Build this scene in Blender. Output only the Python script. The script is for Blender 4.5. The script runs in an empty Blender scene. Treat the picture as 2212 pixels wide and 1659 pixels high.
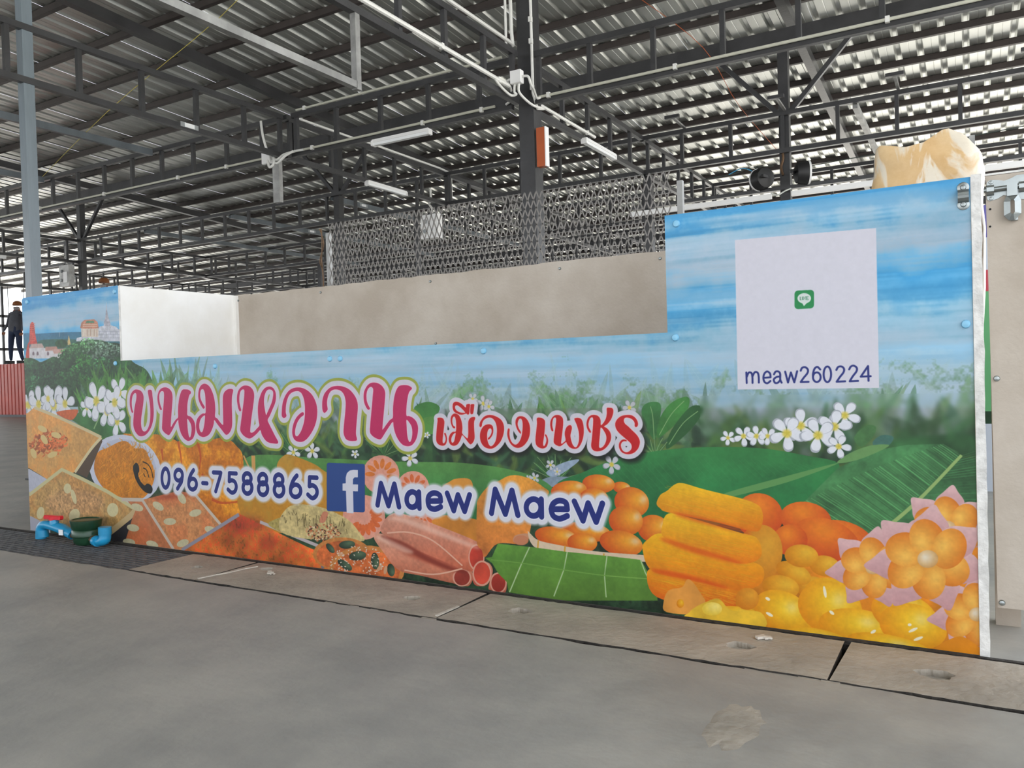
import bpy, bmesh, math, random
import numpy as np
from mathutils import Vector, Matrix
EXPO, SKY, SUN, ROOF = 1.5, 1.1, 12.0, (-6.5, 9.2, -13, 1.1)          # exposure, sky strength, sun strength, roof extent (grid units)
R = random.Random(11)
S = bpy.context.scene
COL = S.collection
# ------------------------------------------------------------------ camera, world, exposure
def _cam_matrix():
    yaw, pitch, roll = -0.52325004, -0.01507429, -0.02865053
    cy, sy, cp, sp, cr, sr = math.cos(yaw), math.sin(yaw), math.cos(pitch), math.sin(pitch), math.cos(roll), math.sin(roll)
    f = Vector((sy*cp, cy*cp, sp)); r = Vector((cy, -sy, 0)); u = r.cross(f)
    r2 = cr*r+sr*u; u2 = -sr*r+cr*u
    return Matrix(((r2.x, u2.x, -f.x, 0), (r2.y, u2.y, -f.y, 0), (r2.z, u2.z, -f.z, .746), (0, 0, 0, 1)))
cam = bpy.data.cameras.new('camera'); co = bpy.data.objects.new('camera', cam); COL.objects.link(co)
co.matrix_world = _cam_matrix(); cam.sensor_fit = 'HORIZONTAL'; cam.sensor_width = 36; cam.lens = 36*1724.61444/2212; cam.clip_end = 300; cam.clip_start = .05
S.camera = co
S.view_settings.view_transform = 'Standard'; S.view_settings.look = 'None'; S.view_settings.gamma = 1; S.view_settings.exposure = EXPO
S.view_settings.use_curve_mapping = False
W = bpy.data.worlds.new('overcast_sky'); S.world = W; W.use_nodes = True
wn = W.node_tree.nodes; wl = W.node_tree.links; wn.clear()
wo = wn.new('ShaderNodeOutputWorld'); bg = wn.new('ShaderNodeBackground'); bg.inputs[1].default_value = SKY
# pale overcast dome, only slightly bluer towards the zenith
tc = wn.new('ShaderNodeTexCoord'); sx = wn.new('ShaderNodeSeparateXYZ'); rp = wn.new('ShaderNodeValToRGB')
rp.color_ramp.elements[0].color = (.93, .96, 1, 1); rp.color_ramp.elements[1].color = (.78, .88, 1, 1)
wl.new(tc.outputs['Generated'], sx.inputs[0]); wl.new(sx.outputs['Z'], rp.inputs[0]); wl.new(rp.outputs[0], bg.inputs[0]); wl.new(bg.outputs[0], wo.inputs[0])
# a hazy high sun, broad and soft, added to brighten ground outside the roof
sl = bpy.data.lights.new('hazy_sun', 'SUN'); sl.energy = SUN; sl.angle = math.radians(12); sl.color = (1, .97, .92)
so = bpy.data.objects.new('hazy_sun', sl); COL.objects.link(so); so.rotation_euler = Vector((.25, -.35, -1.0)).to_track_quat('-Z', 'Y').to_euler()
so.location = (12, -4, 9)
# ------------------------------------------------------------------ materials
def mat(name, col, rough=.6, metal=0., noise=0., ns=8., bump=0., bs=60., col2=None, spec=.5, trans=0., stretch=None):
    m = bpy.data.materials.new(name); m.use_nodes = True; n = m.node_tree.nodes; l = m.node_tree.links; b = n['Principled BSDF']
    c = lambda v: (*[((x/255)/12.92 if x/255 <= .04045 else ((x/255+.055)/1.055)**2.4) for x in v], 1)
    b.inputs['Roughness'].default_value = rough; b.inputs['Metallic'].default_value = metal; b.inputs['Specular IOR Level'].default_value = spec
    b.inputs['Base Color'].default_value = c(col)
    if trans: b.inputs['Transmission Weight'].default_value = trans
    t = n.new('ShaderNodeTexCoord'); mp = n.new('ShaderNodeMapping'); l.new(t.outputs['Object'], mp.inputs[0])
    if stretch: mp.inputs['Scale'].default_value = stretch
    if noise:
        x = n.new('ShaderNodeTexNoise'); x.inputs['Scale'].default_value = ns; x.inputs['Detail'].default_value = 6; x.inputs['Roughness'].default_value = .6
        r = n.new('ShaderNodeValToRGB'); c1 = c(col); c2 = c(col2) if col2 else tuple([v*(1-noise) for v in c1[:3]]+[1])
        r.color_ramp.elements[0].position = .38; r.color_ramp.elements[1].position = .64; r.color_ramp.elements[0].color = c2; r.color_ramp.elements[1].color = c1
        l.new(mp.outputs[0], x.inputs[0]); l.new(x.outputs['Fac'], r.inputs[0]); l.new(r.outputs[0], b.inputs['Base Color'])
    if bump:
        x = n.new('ShaderNodeTexNoise'); x.inputs['Scale'].default_value = bs; x.inputs['Detail'].default_value = 5
        k = n.new('ShaderNodeBump'); k.inputs['Strength'].default_value = bump; k.inputs['Distance'].default_value = .01
        l.new(mp.outputs[0], x.inputs[0]); l.new(x.outputs['Fac'], k.inputs['Height']); l.new(k.outputs[0], b.inputs['Normal'])
    return m
M = {
 'steel': mat('charcoal painted steel', (60, 60, 62), .36, 0, .35, 3, .15, 30),
 'steel_l': mat('grey primed steel', (104, 112, 118), .34, 0, .25, 5, .15, 40, stretch=(1, 1, .2)),
 'purlin': mat('dark red oxide purlin steel', (58, 50, 48), .55, 0, .3, 4),
 'galv': mat('bare galvanised steel', (170, 170, 168), .45, .6, .35, 6, .1, 30),
 'zinc': mat('zinc coated roof sheet', (214, 216, 212), .34, .90, .10, 1.2),
 'pvc': mat('white conduit', (226, 226, 222), .35, 0, .06, 20),
 'pvc_y': mat('aged cream conduit', (196, 196, 182), .4, 0, .12, 12),
 'white': mat('white enamel', (236, 236, 236), .35),
 'tube': mat('lamp diffuser', (240, 242, 244), .3),
 'paint': mat('board whitened for side light', (250, 249, 247), .5, 0, .10, 2.5, .1, 60, col2=(240, 237, 231)),  # near white to imitate strong light on the inner side panel
 'cement': mat('beige fibre cement board', (196, 186, 174), .7, 0, .16, 3, .12, 90, col2=(176, 164, 150)),
 'core': mat('whitewashed board edge', (232, 230, 226), .7, 0, .25, 30, .5, 60),
 'concrete': mat('power-trowelled grey concrete floor', (166, 162, 154), .5, 0, .16, 2.6, .25, 22, col2=(144, 142, 137), spec=.4),
 'cover': mat('beige precast concrete', (174, 164, 150), .7, 0, .14, 5, .5, 40, col2=(152, 144, 132)),
 'rubble': mat('broken concrete darkened as shade', (62, 57, 52), .9, 0, .6, 40, 1., 50),  # rubble colour, darkened so joints and the foot gap look shaded
 'grate': mat('dark plastic grating', (104, 104, 106), .6, 0, .4, 25, .2, 60),
 'crumb': mat('cement crumb', (206, 198, 186), .8, 0, .2, 30),
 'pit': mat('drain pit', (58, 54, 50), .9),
 'blue': mat('light blue pvc pipe', (34, 148, 196), .35, 0, .15, 14),
 'red': mat('red plastic handle', (214, 40, 52), .3),
 'green': mat('dark green meter body', (36, 72, 50), .3, .1, .3, 20),
 'brass': mat('worn brown brass fitting', (120, 92, 66), .5, .4, .4, 40),
 'chrome': mat('zinc plated hardware', (158, 164, 164), .34, .95, .15, 20),
 'hole': mat('screw hole', (20, 20, 20), .8),
 'kraft': mat('brown kraft paper', (226, 196, 150), .5, 0, .2, 6, .6, 14, col2=(206, 168, 116)),
 'film0': mat('creased clear film', (226, 216, 194), .15, 0, .1, 8, .9, 14),
 'orange': mat('orange brown lacquer', (178, 84, 36), .45, 0, .1, 10),
 'black': mat('black plastic', (26, 26, 28), .5),
 'steel_b': mat('steel paled for side light', (126, 138, 146), .3, 0, .25, 6, .15, 40, stretch=(1, 1, .15)),  # left column steel, lightened all round in place of light on one face
 'label': mat('white paper label', (236, 238, 240), .5),
 'tape': mat('clear tape grey', (150, 154, 156), .3),
 'redsheet': mat('red coated corrugated sheet', (196, 70, 52), .4, 0, .15, 3),
 'skin': mat('tanned skin', (150, 98, 72), .5), 'shirt': mat('grey work shirt', (92, 94, 102), .8, 0, .2, 12), 'jeans': mat('dark blue jeans', (44, 56, 84), .8, 0, .2, 12),
 'cap': mat('brown orange cap', (150, 92, 50), .7), 'mask': mat('grey face mask', (160, 156, 158), .7), 'shoe': mat('black shoe', (20, 20, 22), .6),
 'wire': mat('dark cable', (60, 70, 66), .6), 'yellow': mat('yellow string', (206, 190, 70), .6), 'wire_w': mat('white cable', (216, 220, 214), .5),
 'net': mat('grey expanded metal', (128, 124, 120), .45, .5, .2, 30), 'wood': mat('brown wood batten', (150, 104, 62), .6, 0, .3, 14, stretch=(6, 6, 1)),
 'sheet_g': mat('green banner', (96, 168, 112), .5), 'bluew': mat('pale banner cloth', (196, 204, 216), .6), 'cherry': mat('red stripe cloth', (190, 70, 84), .6), 'indigo': mat('violet stripe cloth', (96, 92, 160), .6),
}
def wrap_mat():                                          # brown paper under creased, shiny clear film on one side
    m = M['kraft']; n = m.node_tree.nodes; l = m.node_tree.links; b = n['Principled BSDF']; src = b.inputs['Base Color'].links[0].from_socket
    t = n.new('ShaderNodeTexCoord'); mp = n.new('ShaderNodeMapping'); mp.inputs['Rotation'].default_value = (0, .5, 0); mp.inputs['Scale'].default_value = (9, 3, 3.2); l.new(t.outputs['Object'], mp.inputs[0])
    v = n.new('ShaderNodeTexNoise'); v.inputs['Scale'].default_value = 1.3; v.inputs['Detail'].default_value = 4; v.inputs['Distortion'].default_value = 1.4; l.new(mp.outputs[0], v.inputs[0])
    sp_ = n.new('ShaderNodeSeparateXYZ'); l.new(t.outputs['Object'], sp_.inputs[0]); gr_ = n.new('ShaderNodeMapRange'); gr_.inputs[1].default_value = -.08; gr_.inputs[2].default_value = .12; gr_.inputs[3].default_value = -.16; gr_.inputs[4].default_value = .12; l.new(sp_.outputs['X'], gr_.inputs[0])
    ad = n.new('ShaderNodeMath'); ad.operation = 'ADD'; l.new(v.outputs['Fac'], ad.inputs[0]); l.new(gr_.outputs[0], ad.inputs[1])
    r = n.new('ShaderNodeValToRGB'); r.color_ramp.elements[0].position = .43; r.color_ramp.elements[1].position = .50; l.new(ad.outputs[0], r.inputs[0])
    mx = n.new('ShaderNodeMix'); mx.data_type = 'RGBA'; l.new(r.outputs[0], mx.inputs[0]); l.new(src, mx.inputs[6]); mx.inputs[7].default_value = (.78, .70, .57, 1); l.new(mx.outputs[2], b.inputs['Base Color'])
    iv = n.new('ShaderNodeMapRange'); iv.inputs[3].default_value = .55; iv.inputs[4].default_value = .2; l.new(r.outputs[0], iv.inputs[0]); l.new(iv.outputs[0], b.inputs['Roughness'])
wrap_mat()
# ------------------------------------------------------------------ geometry helpers
class MB:
    def __init__(s): s.v = []; s.f = []; s.mi = []
    def add(s, vs, fs, mi=0):
        o = len(s.v); s.v += [tuple(v) for v in vs]; s.f += [tuple(o+i for i in f) for f in fs]; s.mi += [mi]*len(fs); return s
    def box(s, c, d, rz=0., mi=0, bev=0.):
        x, y, z = d[0]/2, d[1]/2, d[2]/2; cr, sr = math.cos(rz), math.sin(rz)
        vs = [(-x, -y, -z), (x, -y, -z), (x, y, -z), (-x, y, -z), (-x, -y, z), (x, -y, z), (x, y, z), (-x, y, z)]
        return s.add([(c[0]+cr*a-sr*b, c[1]+sr*a+cr*b, c[2]+q) for a, b, q in vs], [(0, 3, 2, 1), (4, 5, 6, 7), (0, 1, 5, 4), (1, 2, 6, 5), (2, 3, 7, 6), (3, 0, 4, 7)], mi)
    def bar(s, a, b, w, h, up=(0, 0, 1), mi=0):           # rectangular bar from a to b
        a = Vector(a); b = Vector(b); d = (b-a).normalized(); u = Vector(up); r = d.cross(u)
        if r.length < 1e-4: r = d.cross(Vector((0, 1, 0)))
        r.normalize(); u = r.cross(d); vs = []
        for p in (a, b):
            for i, j in ((-1, -1), (1, -1), (1, 1), (-1, 1)): vs.append(p+r*i*w/2+u*j*h/2)
        return s.add(vs, [(0, 1, 2, 3), (7, 6, 5, 4), (0, 4, 5, 1), (1, 5, 6, 2), (2, 6, 7, 3), (3, 7, 4, 0)], mi)
    def tube(s, pts, r, n=10, mi=0, cap=True):
        P = [Vector(p) for p in pts]; rr = r if isinstance(r, (list, tuple)) else [r]*len(P); rings = []; ref = None
        for i, p in enumerate(P):
            d = (P[min(i+1, len(P)-1)]-P[max(i-1, 0)]).normalized()
            if ref is None: ref = d.orthogonal().normalized()
            ref = (ref-d*ref.dot(d)).normalized(); q = d.cross(ref)
            rings.append([p+(ref*math.cos(2*math.pi*k/n)+q*math.sin(2*math.pi*k/n))*rr[i] for k in range(n)])
        vs = [v for g in rings for v in g]; fs = []
        for i in range(len(P)-1):
            for k in range(n): a = i*n+k; b = i*n+(k+1) % n; fs.append((a, b, b+n, a+n))
        if cap: fs.append(tuple(range(n))[::-1]); fs.append(tuple(range((len(P)-1)*n, len(P)*n)))
        return s.add(vs, fs, mi)
    def lathe(s, c, prof, n=24, axis='z', mi=0):         # prof: (radius, height) rings
        c = Vector(c); vs = []; fs = []
        for r, h in prof:
            for k in range(n):
                a = 2*math.pi*k/n; p = (r*math.cos(a), r*math.sin(a), h)
                vs.append(c+Vector(p if axis == 'z' else ((p[0], -p[2], p[1]) if axis == 'y' else (p[2], p[0], p[1]))))
        for i in range(len(prof)-1):
            for k in range(n): a = i*n+k; b = i*n+(k+1) % n; fs.append((a, b, b+n, a+n))
        fs.append(tuple(range(n))[::-1]); fs.append(tuple(range((len(prof)-1)*n, len(prof)*n)))
        return s.add(vs, fs, mi)
    def prism(s, pts, y0, y1, mi=0):                     # x-z outline extruded in y
        n = len(pts); return s.add([(x, y0, z) for x, z in pts]+[(x, y1, z) for x, z in pts], [tuple(range(n)), tuple(range(n, 2*n))[::-1]]+[(i, i+n, (i+1) % n+n, (i+1) % n) for i in range(n)], mi)
    def mesh(s, name, mats, smooth=False):
        me = bpy.data.meshes.new(name); me.from_pydata(s.v, [], s.f)
        for m in (mats if isinstance(mats, list) else [mats]): me.materials.append(m)
        if any(s.mi): me.polygons.foreach_set('material_index', s.mi)
        bm = bmesh.new(); bm.from_mesh(me); bmesh.ops.recalc_face_normals(bm, faces=bm.faces); bm.to_mesh(me); bm.free()
        if smooth:
            me.polygons.foreach_set('use_smooth', [True]*len(me.polygons))
            try: me.set_sharp_from_angle(angle=math.radians(smooth if smooth > 1 else 40))
            except Exception: pass
        me.update(); return me
    def build(s, name, mats, parent=None, smooth=False): return link(name, s.mesh(name, mats, smooth), parent)
def link(name, me, parent=None, loc=None, rot=None):
    o = bpy.data.objects.new(name, me); COL.objects.link(o)
    if parent is not None: o.parent = parent
    if loc is not None: o.location = loc
    if rot is not None: o.rotation_euler = rot
    return o
def tag(o, label=None, cat=None, group=None, kind=None):
    for k, v in (('label', label), ('category', cat), ('group', group), ('kind', kind)):
        if v: o[k] = v
    return o
def empty(name, label, cat, loc=(0, 0, 0), group=None, rz=0., kind=None):
    o = bpy.data.objects.new(name, None); COL.objects.link(o); o.location = loc; o.rotation_euler = (0, 0, rz); o.empty_display_size = .1
    return tag(o, label, cat, group, kind)
def curve(pts, n=6):                                     # Catmull-Rom
    P = [Vector(p) for p in pts]; out = []
    for i in range(len(P)-1):
        a, b, c, d = P[max(i-1, 0)], P[i], P[i+1], P[min(i+2, len(P)-1)]
        for k in range(n):
            t = k/n; out.append(.5*((2*b)+(-a+c)*t+(2*a-5*b+4*c-d)*t*t+(-a+3*b-3*c+d)*t**3))
    return out+[P[-1]]
U = 2.4; CZ = .746
g = lambda x, y, z: (x*U, y*U, CZ+z*U)                   # hall grid units measured from the camera point
# ------------------------------------------------------------------ printed artwork of the stall front
import numpy as np
INK = .89                              # slightly greyed inks
TW, TH = 3600, 1030                    # print raster, 4.208 m x 1.2 m
rs = np.random.RandomState(7)
def _rot():
    yaw, pitch, roll = -0.52325004, -0.01507429, -0.02865053
    cy, sy, cp, sp, cr, sr = np.cos(yaw), np.sin(yaw), np.cos(pitch), np.sin(pitch), np.cos(roll), np.sin(roll)
    f = np.array([sy*cp, cy*cp, sp]); r = np.array([cy, -sy, 0]); u = np.cross(r, f)
    return np.array([cr*r+sr*u, -(-sr*r+cr*u), f])
RM = _rot(); FPX = 1724.61444
def tx(pts):                           # measured point -> print raster coordinates
    p = np.atleast_2d(np.array(pts, float))
    d = np.stack([(p[:, 0]-1106)/FPX, (p[:, 1]-829.5)/FPX, np.ones(len(p))], 1) @ RM
    X = d[:, 0]/d[:, 1]*2.3; Z = d[:, 2]/d[:, 1]*2.3+.746
    return np.stack([(X+4.2)/4.208*TW, (1.2-Z)/1.2*TH], 1)
def tile(x0, y0, s):
    return lambda pts: np.array(pts, float)/s+np.array([x0, y0])
A = tile(260, 800, 9.217); B = tile(480, 800, 9.217); Cc = tile(700, 800, 9.217); D = tile(930, 850, 9.217); E_ = tile(1160, 850, 9.217)
F_ = tile(270, 970, 9.217); G = tile(500, 970, 9.217); Hh = tile(700, 990, 6.506); I_ = tile(1030, 990, 5.53); J = tile(1580, 490, 4.609)
K = tile(40, 780, 3.687); L_ = tile(560, 780, 3.19); M_ = tile(1050, 780, 2.765); N_ = tile(1550, 830, 2.675); Q_ = tile(40, 610, 6.9125)
P_ = lambda pts: np.array(pts, float)
img = np.zeros((TH, TW, 3), np.float32)
def noise(h, w, cx, cy, seed):
    r = np.random.RandomState(seed); g = r.rand(int(h/cy)+3, int(w/cx)+3).astype(np.float32)
    y = np.arange(h)/cy; x = np.arange(w)/cx
    yi = y.astype(int); xi = x.astype(int); fy = (y-yi); fx = (x-xi)
    fy = (fy*fy*(3-2*fy))[:, None].astype(np.float32); fx = (fx*fx*(3-2*fx))[None].astype(np.float32)
    a = g[yi][:, xi]; b = g[yi][:, xi+1]; c = g[yi+1][:, xi]; d = g[yi+1][:, xi+1]
    return (a*(1-fx)+b*fx)*(1-fy)+(c*(1-fx)+d*fx)*fy
NF = .5*noise(TH, TW, 9, 9, 1)+.3*noise(TH, TW, 4, 4, 2)+.2*noise(TH, TW, 22, 22, 3)-.5      # fine
NC = .6*noise(TH, TW, 60, 60, 4)+.4*noise(TH, TW, 25, 25, 5)-.5                              # coarse
NS = .5*noise(TH, TW, 500, 26, 6)+.3*noise(TH, TW, 220, 11, 7)+.2*noise(TH, TW, 90, 5, 8)-.5 # streaks
def smooth(p, n=5, closed=True):
    p = np.array(p, float); m = len(p); out = []
    for i in range(m if closed else m-1):
        if closed: a, b, c, d = p[i-1], p[i], p[(i+1) % m], p[(i+2) % m]
        else: a, b, c, d = p[max(i-1, 0)], p[i], p[i+1], p[min(i+2, m-1)]
        for k in range(n):
            t = k/n
            out.append(.5*((2*b)+(-a+c)*t+(2*a-5*b+4*c-d)*t*t+(-a+3*b-3*c+d)*t**3))
    if not closed: out.append(p[-1])
    return np.array(out)
def mask(conts, SS=3):                 # even-odd scanline coverage; conts in raster coordinates
    al = np.concatenate(conts); x0 = max(int(al[:, 0].min())-1, 0); x1 = min(int(al[:, 0].max())+2, TW)
    y0 = max(int(al[:, 1].min())-1, 0); y1 = min(int(al[:, 1].max())+2, TH)
    if x1 <= x0 or y1 <= y0: return None
    w = x1-x0; h = y1-y0; acc = np.zeros((h, w+2), np.float32)
    P = np.concatenate([np.concatenate([c, np.roll(c, -1, 0)], 1) for c in conts])
    ylo = np.minimum(P[:, 1], P[:, 3]); yhi = np.maximum(P[:, 1], P[:, 3]); dy = P[:, 3]-P[:, 1]; dy[dy == 0] = 1e-9
    for r in range(h*SS):
        yy = y0+(r+.5)/SS; s = (ylo <= yy) & (yhi > yy)
        if not s.any(): continue
        q = P[s]; xs = np.sort(q[:, 0]+(yy-q[:, 1])/dy[s]*(q[:, 2]-q[:, 0]))-x0
        xs = np.clip(xs, 0, w); row = acc[r//SS]
        for k in range(0, len(xs)-1, 2):
            for v, sg in ((xs[k], 1), (xs[k+1], -1)):    # exact coverage by differences
                i = int(v); f = v-i; row[i] += sg*(1-f); row[i+1] += sg*f
    return x0, y0, np.clip(np.cumsum(acc, 1)[:, :w]/SS, 0, 1)
def blur(a, r):
    r = int(r)
    if r < 1: return a
    for ax in (0, 1):
        for _ in range(2):
            p = np.pad(a, [(r+1, r) if i == ax else (0, 0) for i in range(2)], mode='edge'); c = np.cumsum(p, ax, dtype=np.float64)
            a = ((c[2*r+1:]-c[:-2*r-1])/(2*r+1) if ax == 0 else (c[:, 2*r+1:]-c[:, :-2*r-1])/(2*r+1)).astype(np.float32)
    return a
NC = blur(NC, 7)*1.3+NF*.35
def comp(x0, y0, m, col, nf=0., nc=0., ns=0., col2=None, t2=None, alpha=1., grad=None):
    h, w = m.shape; sl = (slice(y0, y0+h), slice(x0, x0+w)); c = np.ones((h, w, 3), np.float32)*np.array(col, np.float32)
    if grad is not None:               # vertical blend to grad at the bottom of the shape
        t = np.linspace(0, 1, h)[:, None, None]; c = c*(1-t)+np.array(grad, np.float32)*t
    if col2 is not None:
        t = np.clip((NC[sl] if t2 is None else NF[sl])*4+.3, 0, 1)[..., None]; c = c*(1-t)+np.array(col2, np.float32)*t
    c = c*(1+nf*NF[sl]+nc*NC[sl]+ns*NS[sl])[..., None]
    a = (m*alpha)[..., None]; img[sl] = img[sl]*(1-a)+c*a
def poly(T, pts, col, sm=True, holes=(), soft=0, **k):
    cs = [tx(T(smooth(pts) if sm else pts))]+[tx(T(smooth(q))) for q in holes]
    r = mask(cs)
    if r is None: return None
    x0, y0, m = r
    if soft:
        q = int(soft*3); a0 = min(q, x0); b0 = min(q, y0); m = np.pad(m, ((b0, min(q, TH-y0-m.shape[0])), (a0, min(q, TW-x0-m.shape[1])))); x0 -= a0; y0 -= b0; m = blur(m, soft)
    comp(x0, y0, m, col, **k); return cs
def ell(T, cx, cy, rx, ry, col, ang=0, n=26, **k):
    t = np.arange(n)/n*2*np.pi; c, s = np.cos(np.radians(ang)), np.sin(np.radians(ang))
    x, y = rx*np.cos(t), ry*np.sin(t); return poly(T, np.stack([cx+c*x-s*y, cy+s*x+c*y], 1), col, sm=False, **k)
def ball(T, cx, cy, rx, ry, lo, hi, hl=(.3, -.35), ang=0, white=0.):      # glossy round sweet: darker rim, light side
    t = np.arange(30)/30*2*np.pi; c, s = np.cos(np.radians(ang)), np.sin(np.radians(ang)); x, y = rx*np.cos(t), ry*np.sin(t)
    cs = tx(T(np.stack([cx+c*x-s*y, cy+s*x+c*y], 1))); r = mask([cs])
    if r is None: return
    x0, y0, m = r; h, w = m.shape
    ct = tx(T([(cx, cy), (cx+c*rx, cy+s*rx), (cx-s*ry, cy+c*ry)])); u = ct[1]-ct[0]; v = ct[2]-ct[0]
    yy, xx = np.mgrid[y0:y0+h, x0:x0+w]; Minv = np.linalg.inv(np.array([[u[0], v[0]], [u[1], v[1]]]))
    a = Minv[0, 0]*(xx-ct[0, 0])+Minv[0, 1]*(yy-ct[0, 1]); b = Minv[1, 0]*(xx-ct[0, 0])+Minv[1, 1]*(yy-ct[0, 1])
    t = np.clip(1.1-np.hypot(a-hl[0], b-hl[1])*.8, 0, 1)[..., None]
    col = np.array(lo)*(1-t)+np.array(hi)*t
    if white: w_ = np.exp(-(((a-hl[0]*1.7)/.22)**2+((b-hl[1]*1.3)/.3)**2))[..., None]*white; col = col*(1-w_)+np.array([235, 225, 210])*w_
    sl = (slice(y0, y0+h), slice(x0, x0+w)); al = m[..., None]; img[sl] = img[sl]*(1-al)+col*(1+.12*NF[sl][..., None])*al
def line(T, pts, hw, col, sm=True, hw2=None, **k):
    p = tx(T(smooth(pts, closed=False) if sm else pts)); s = np.linalg.norm(tx(T([pts[0]]))-tx(T([np.array(pts[0])+[1, 0]])))
    a = hw*s; b = (hw2 if hw2 is not None else hw)*s; d = np.gradient(p, axis=0); n = np.stack([-d[:, 1], d[:, 0]], 1); n /= np.linalg.norm(n, axis=1)[:, None]+1e-9
    wv = np.linspace(a, b, len(p))[:, None]; r = mask([np.concatenate([p+n*wv, (p-n*wv)[::-1]])], SS=4)
    if r: comp(*r, col, **k)
def sdf(conts, strokes, pad):          # distance outside of closed contours / round strokes
    pts = [c for c in conts]+[s[0] for s in strokes]; al = np.concatenate(pts)
    x0 = max(int(al[:, 0].min()-pad), 0); x1 = min(int(al[:, 0].max()+pad), TW); y0 = max(int(al[:, 1].min()-pad), 0); y1 = min(int(al[:, 1].max()+pad), TH)
    yy, xx = np.mgrid[y0:y1, x0:x1].astype(np.float32)+.5; d = np.full(xx.shape, 1e9, np.float32)
    def seg(a, b, ra):
        pad_ = pad+ra+2
        i0 = max(int(min(a[1], b[1])-pad_)-y0, 0); i1 = max(int(max(a[1], b[1])+pad_)-y0, 0); j0 = max(int(min(a[0], b[0])-pad_)-x0, 0); j1 = max(int(max(a[0], b[0])+pad_)-x0, 0)
        X = xx[i0:i1, j0:j1]; Y = yy[i0:i1, j0:j1]; ab = b-a; L = ab@ab+1e-9
        t = np.clip(((X-a[0])*ab[0]+(Y-a[1])*ab[1])/L, 0, 1)
        d[i0:i1, j0:j1] = np.minimum(d[i0:i1, j0:j1], np.hypot(X-a[0]-t*ab[0], Y-a[1]-t*ab[1])-ra)
    for c in conts:
        for i in range(len(c)): seg(c[i-1], c[i], 0)
    for p, r in strokes:
        for i in range(len(p)-1): seg(p[i], p[i+1], r)
    if conts:
        m = mask(conts); mm = np.zeros_like(d); mm[m[1]-y0:m[1]-y0+m[2].shape[0], m[0]-x0:m[0]-x0+m[2].shape[1]] = m[2]
        d = np.where(mm > .5, -np.abs(d), d)
    return x0, y0, d
def lay(r, off, col, soft=1., **k):
    x0, y0, d = r; comp(x0, y0, np.clip((off-d)/soft+.5, 0, 1), col, **k)
def leaf(x, y, ang, ln, wd, col, alpha=1., rib=None):                      # pointed leaf from a base point
    c, s = np.cos(ang), np.sin(ang); t = np.array([0, .2, .45, .7, .9, 1.]); w = np.array([.1, .7, 1, .8, .35, 0])*wd/2
    bend = rs.uniform(-.15, .15)*ln*t**2
    top = np.stack([t*ln, w+bend], 1); bot = np.stack([t*ln, -w+bend], 1)[::-1]; q = np.concatenate([top, bot])
    q = np.stack([x+c*q[:, 0]-s*q[:, 1], y+s*q[:, 0]+c*q[:, 1]], 1); r = mask([q], SS=2)
    if r: comp(*r, col, nc=.3, nf=.2, alpha=alpha)
    if rib is not None:
        p = np.stack([x+c*t*ln-s*bend, y+s*t*ln+c*bend], 1); n = np.array([-s, c])*max(wd*.03, .8)
        r = mask([np.concatenate([p+n, (p-n)[::-1]])], SS=2)
        if r: comp(*r, rib, alpha=alpha*.8)
def flower(T, x, y, r, a0=0, k=1., squash=1.):
    q0 = tx(T([(x, y)]))[0]; R = r*np.linalg.norm(tx(T([(x+1, y)]))[0]-q0)
    for i in range(5):
        a = a0+i*2*np.pi/5; t = np.array([[.08, 0], [.35, .2], [.7, .3], [.95, .2], [1, 0], [.92, -.18], [.65, -.27], [.3, -.14]])*R
        c, s = np.cos(a), np.sin(a); p = np.stack([q0[0]+c*t[:, 0]-s*t[:, 1], q0[1]+(s*t[:, 0]+c*t[:, 1])*squash], 1)
        m = mask([smooth(p, 4)], SS=2)
        if m: comp(*m, np.array([205, 210, 222])*k*.86, alpha=1.)
        m = mask([smooth((p-q0)*.9+q0+np.array([R*.02, -R*.02]), 4)], SS=2)
        if m: comp(*m, np.array([232, 234, 242])*k, nf=.06)
    t = np.arange(12)/12*6.283; m = mask([np.stack([q0[0]+R*.24*np.cos(t), q0[1]+R*.24*np.sin(t)*squash], 1)])
    if m: comp(m[0], m[1], blur(m[2], R*.06), (222, 200, 70), alpha=.9)
# ---- sky
zz = 1.2*(1-np.arange(TH)/TH)
ks = [(1.2, (74, 168, 226)), (1.165, (84, 172, 226)), (1.12, (150, 198, 226)), (1.06, (178, 202, 222)), (1.01, (130, 190, 225)), (.95, (66, 164, 220)), (.90, (92, 176, 224)), (.85, (150, 200, 226)), (.8, (168, 202, 224)), (.74, (150, 196, 224)), (.69, (168, 198, 214)), (.64, (164, 186, 200)), (.6, (150, 172, 170)), (.5, (120, 150, 130)), (0, (80, 110, 80))]
ks = ks[::-1]
sk = np.stack([np.interp(zz, [k[0] for k in ks], [k[1][i] for k in ks]) for i in range(3)], 1)
wob = (NS*110+NC*60).astype(int); yy = np.clip(np.arange(TH)[:, None]+wob, 0, TH-1)
img[:] = sk[yy]; img *= (1+.22*NS+.03*NF)[..., None]
# white cloud streaks
for _ in range(70):
    x, y = rs.uniform(0, TW), rs.uniform(20, 480); w, h = rs.uniform(150, 700), rs.uniform(5, 22)
    if x < 800: y = rs.uniform(60, 140); w *= .5
    t = np.arange(16)/16*6.283; r = mask([np.stack([x+w/2*np.cos(t), y+h*np.sin(t)], 1)], SS=1)
    if r: comp(r[0], r[1], blur(np.pad(r[2], 0), 8), (196, 214, 230), alpha=.38)
# left sky is a little deeper blue
m = np.clip(1-np.arange(TW)/900, 0, 1)[None]*np.clip(1-np.arange(TH)/150, 0, 1)[:, None]; comp(0, 0, m.astype(np.float32), (62, 150, 216), alpha=.55)
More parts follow.
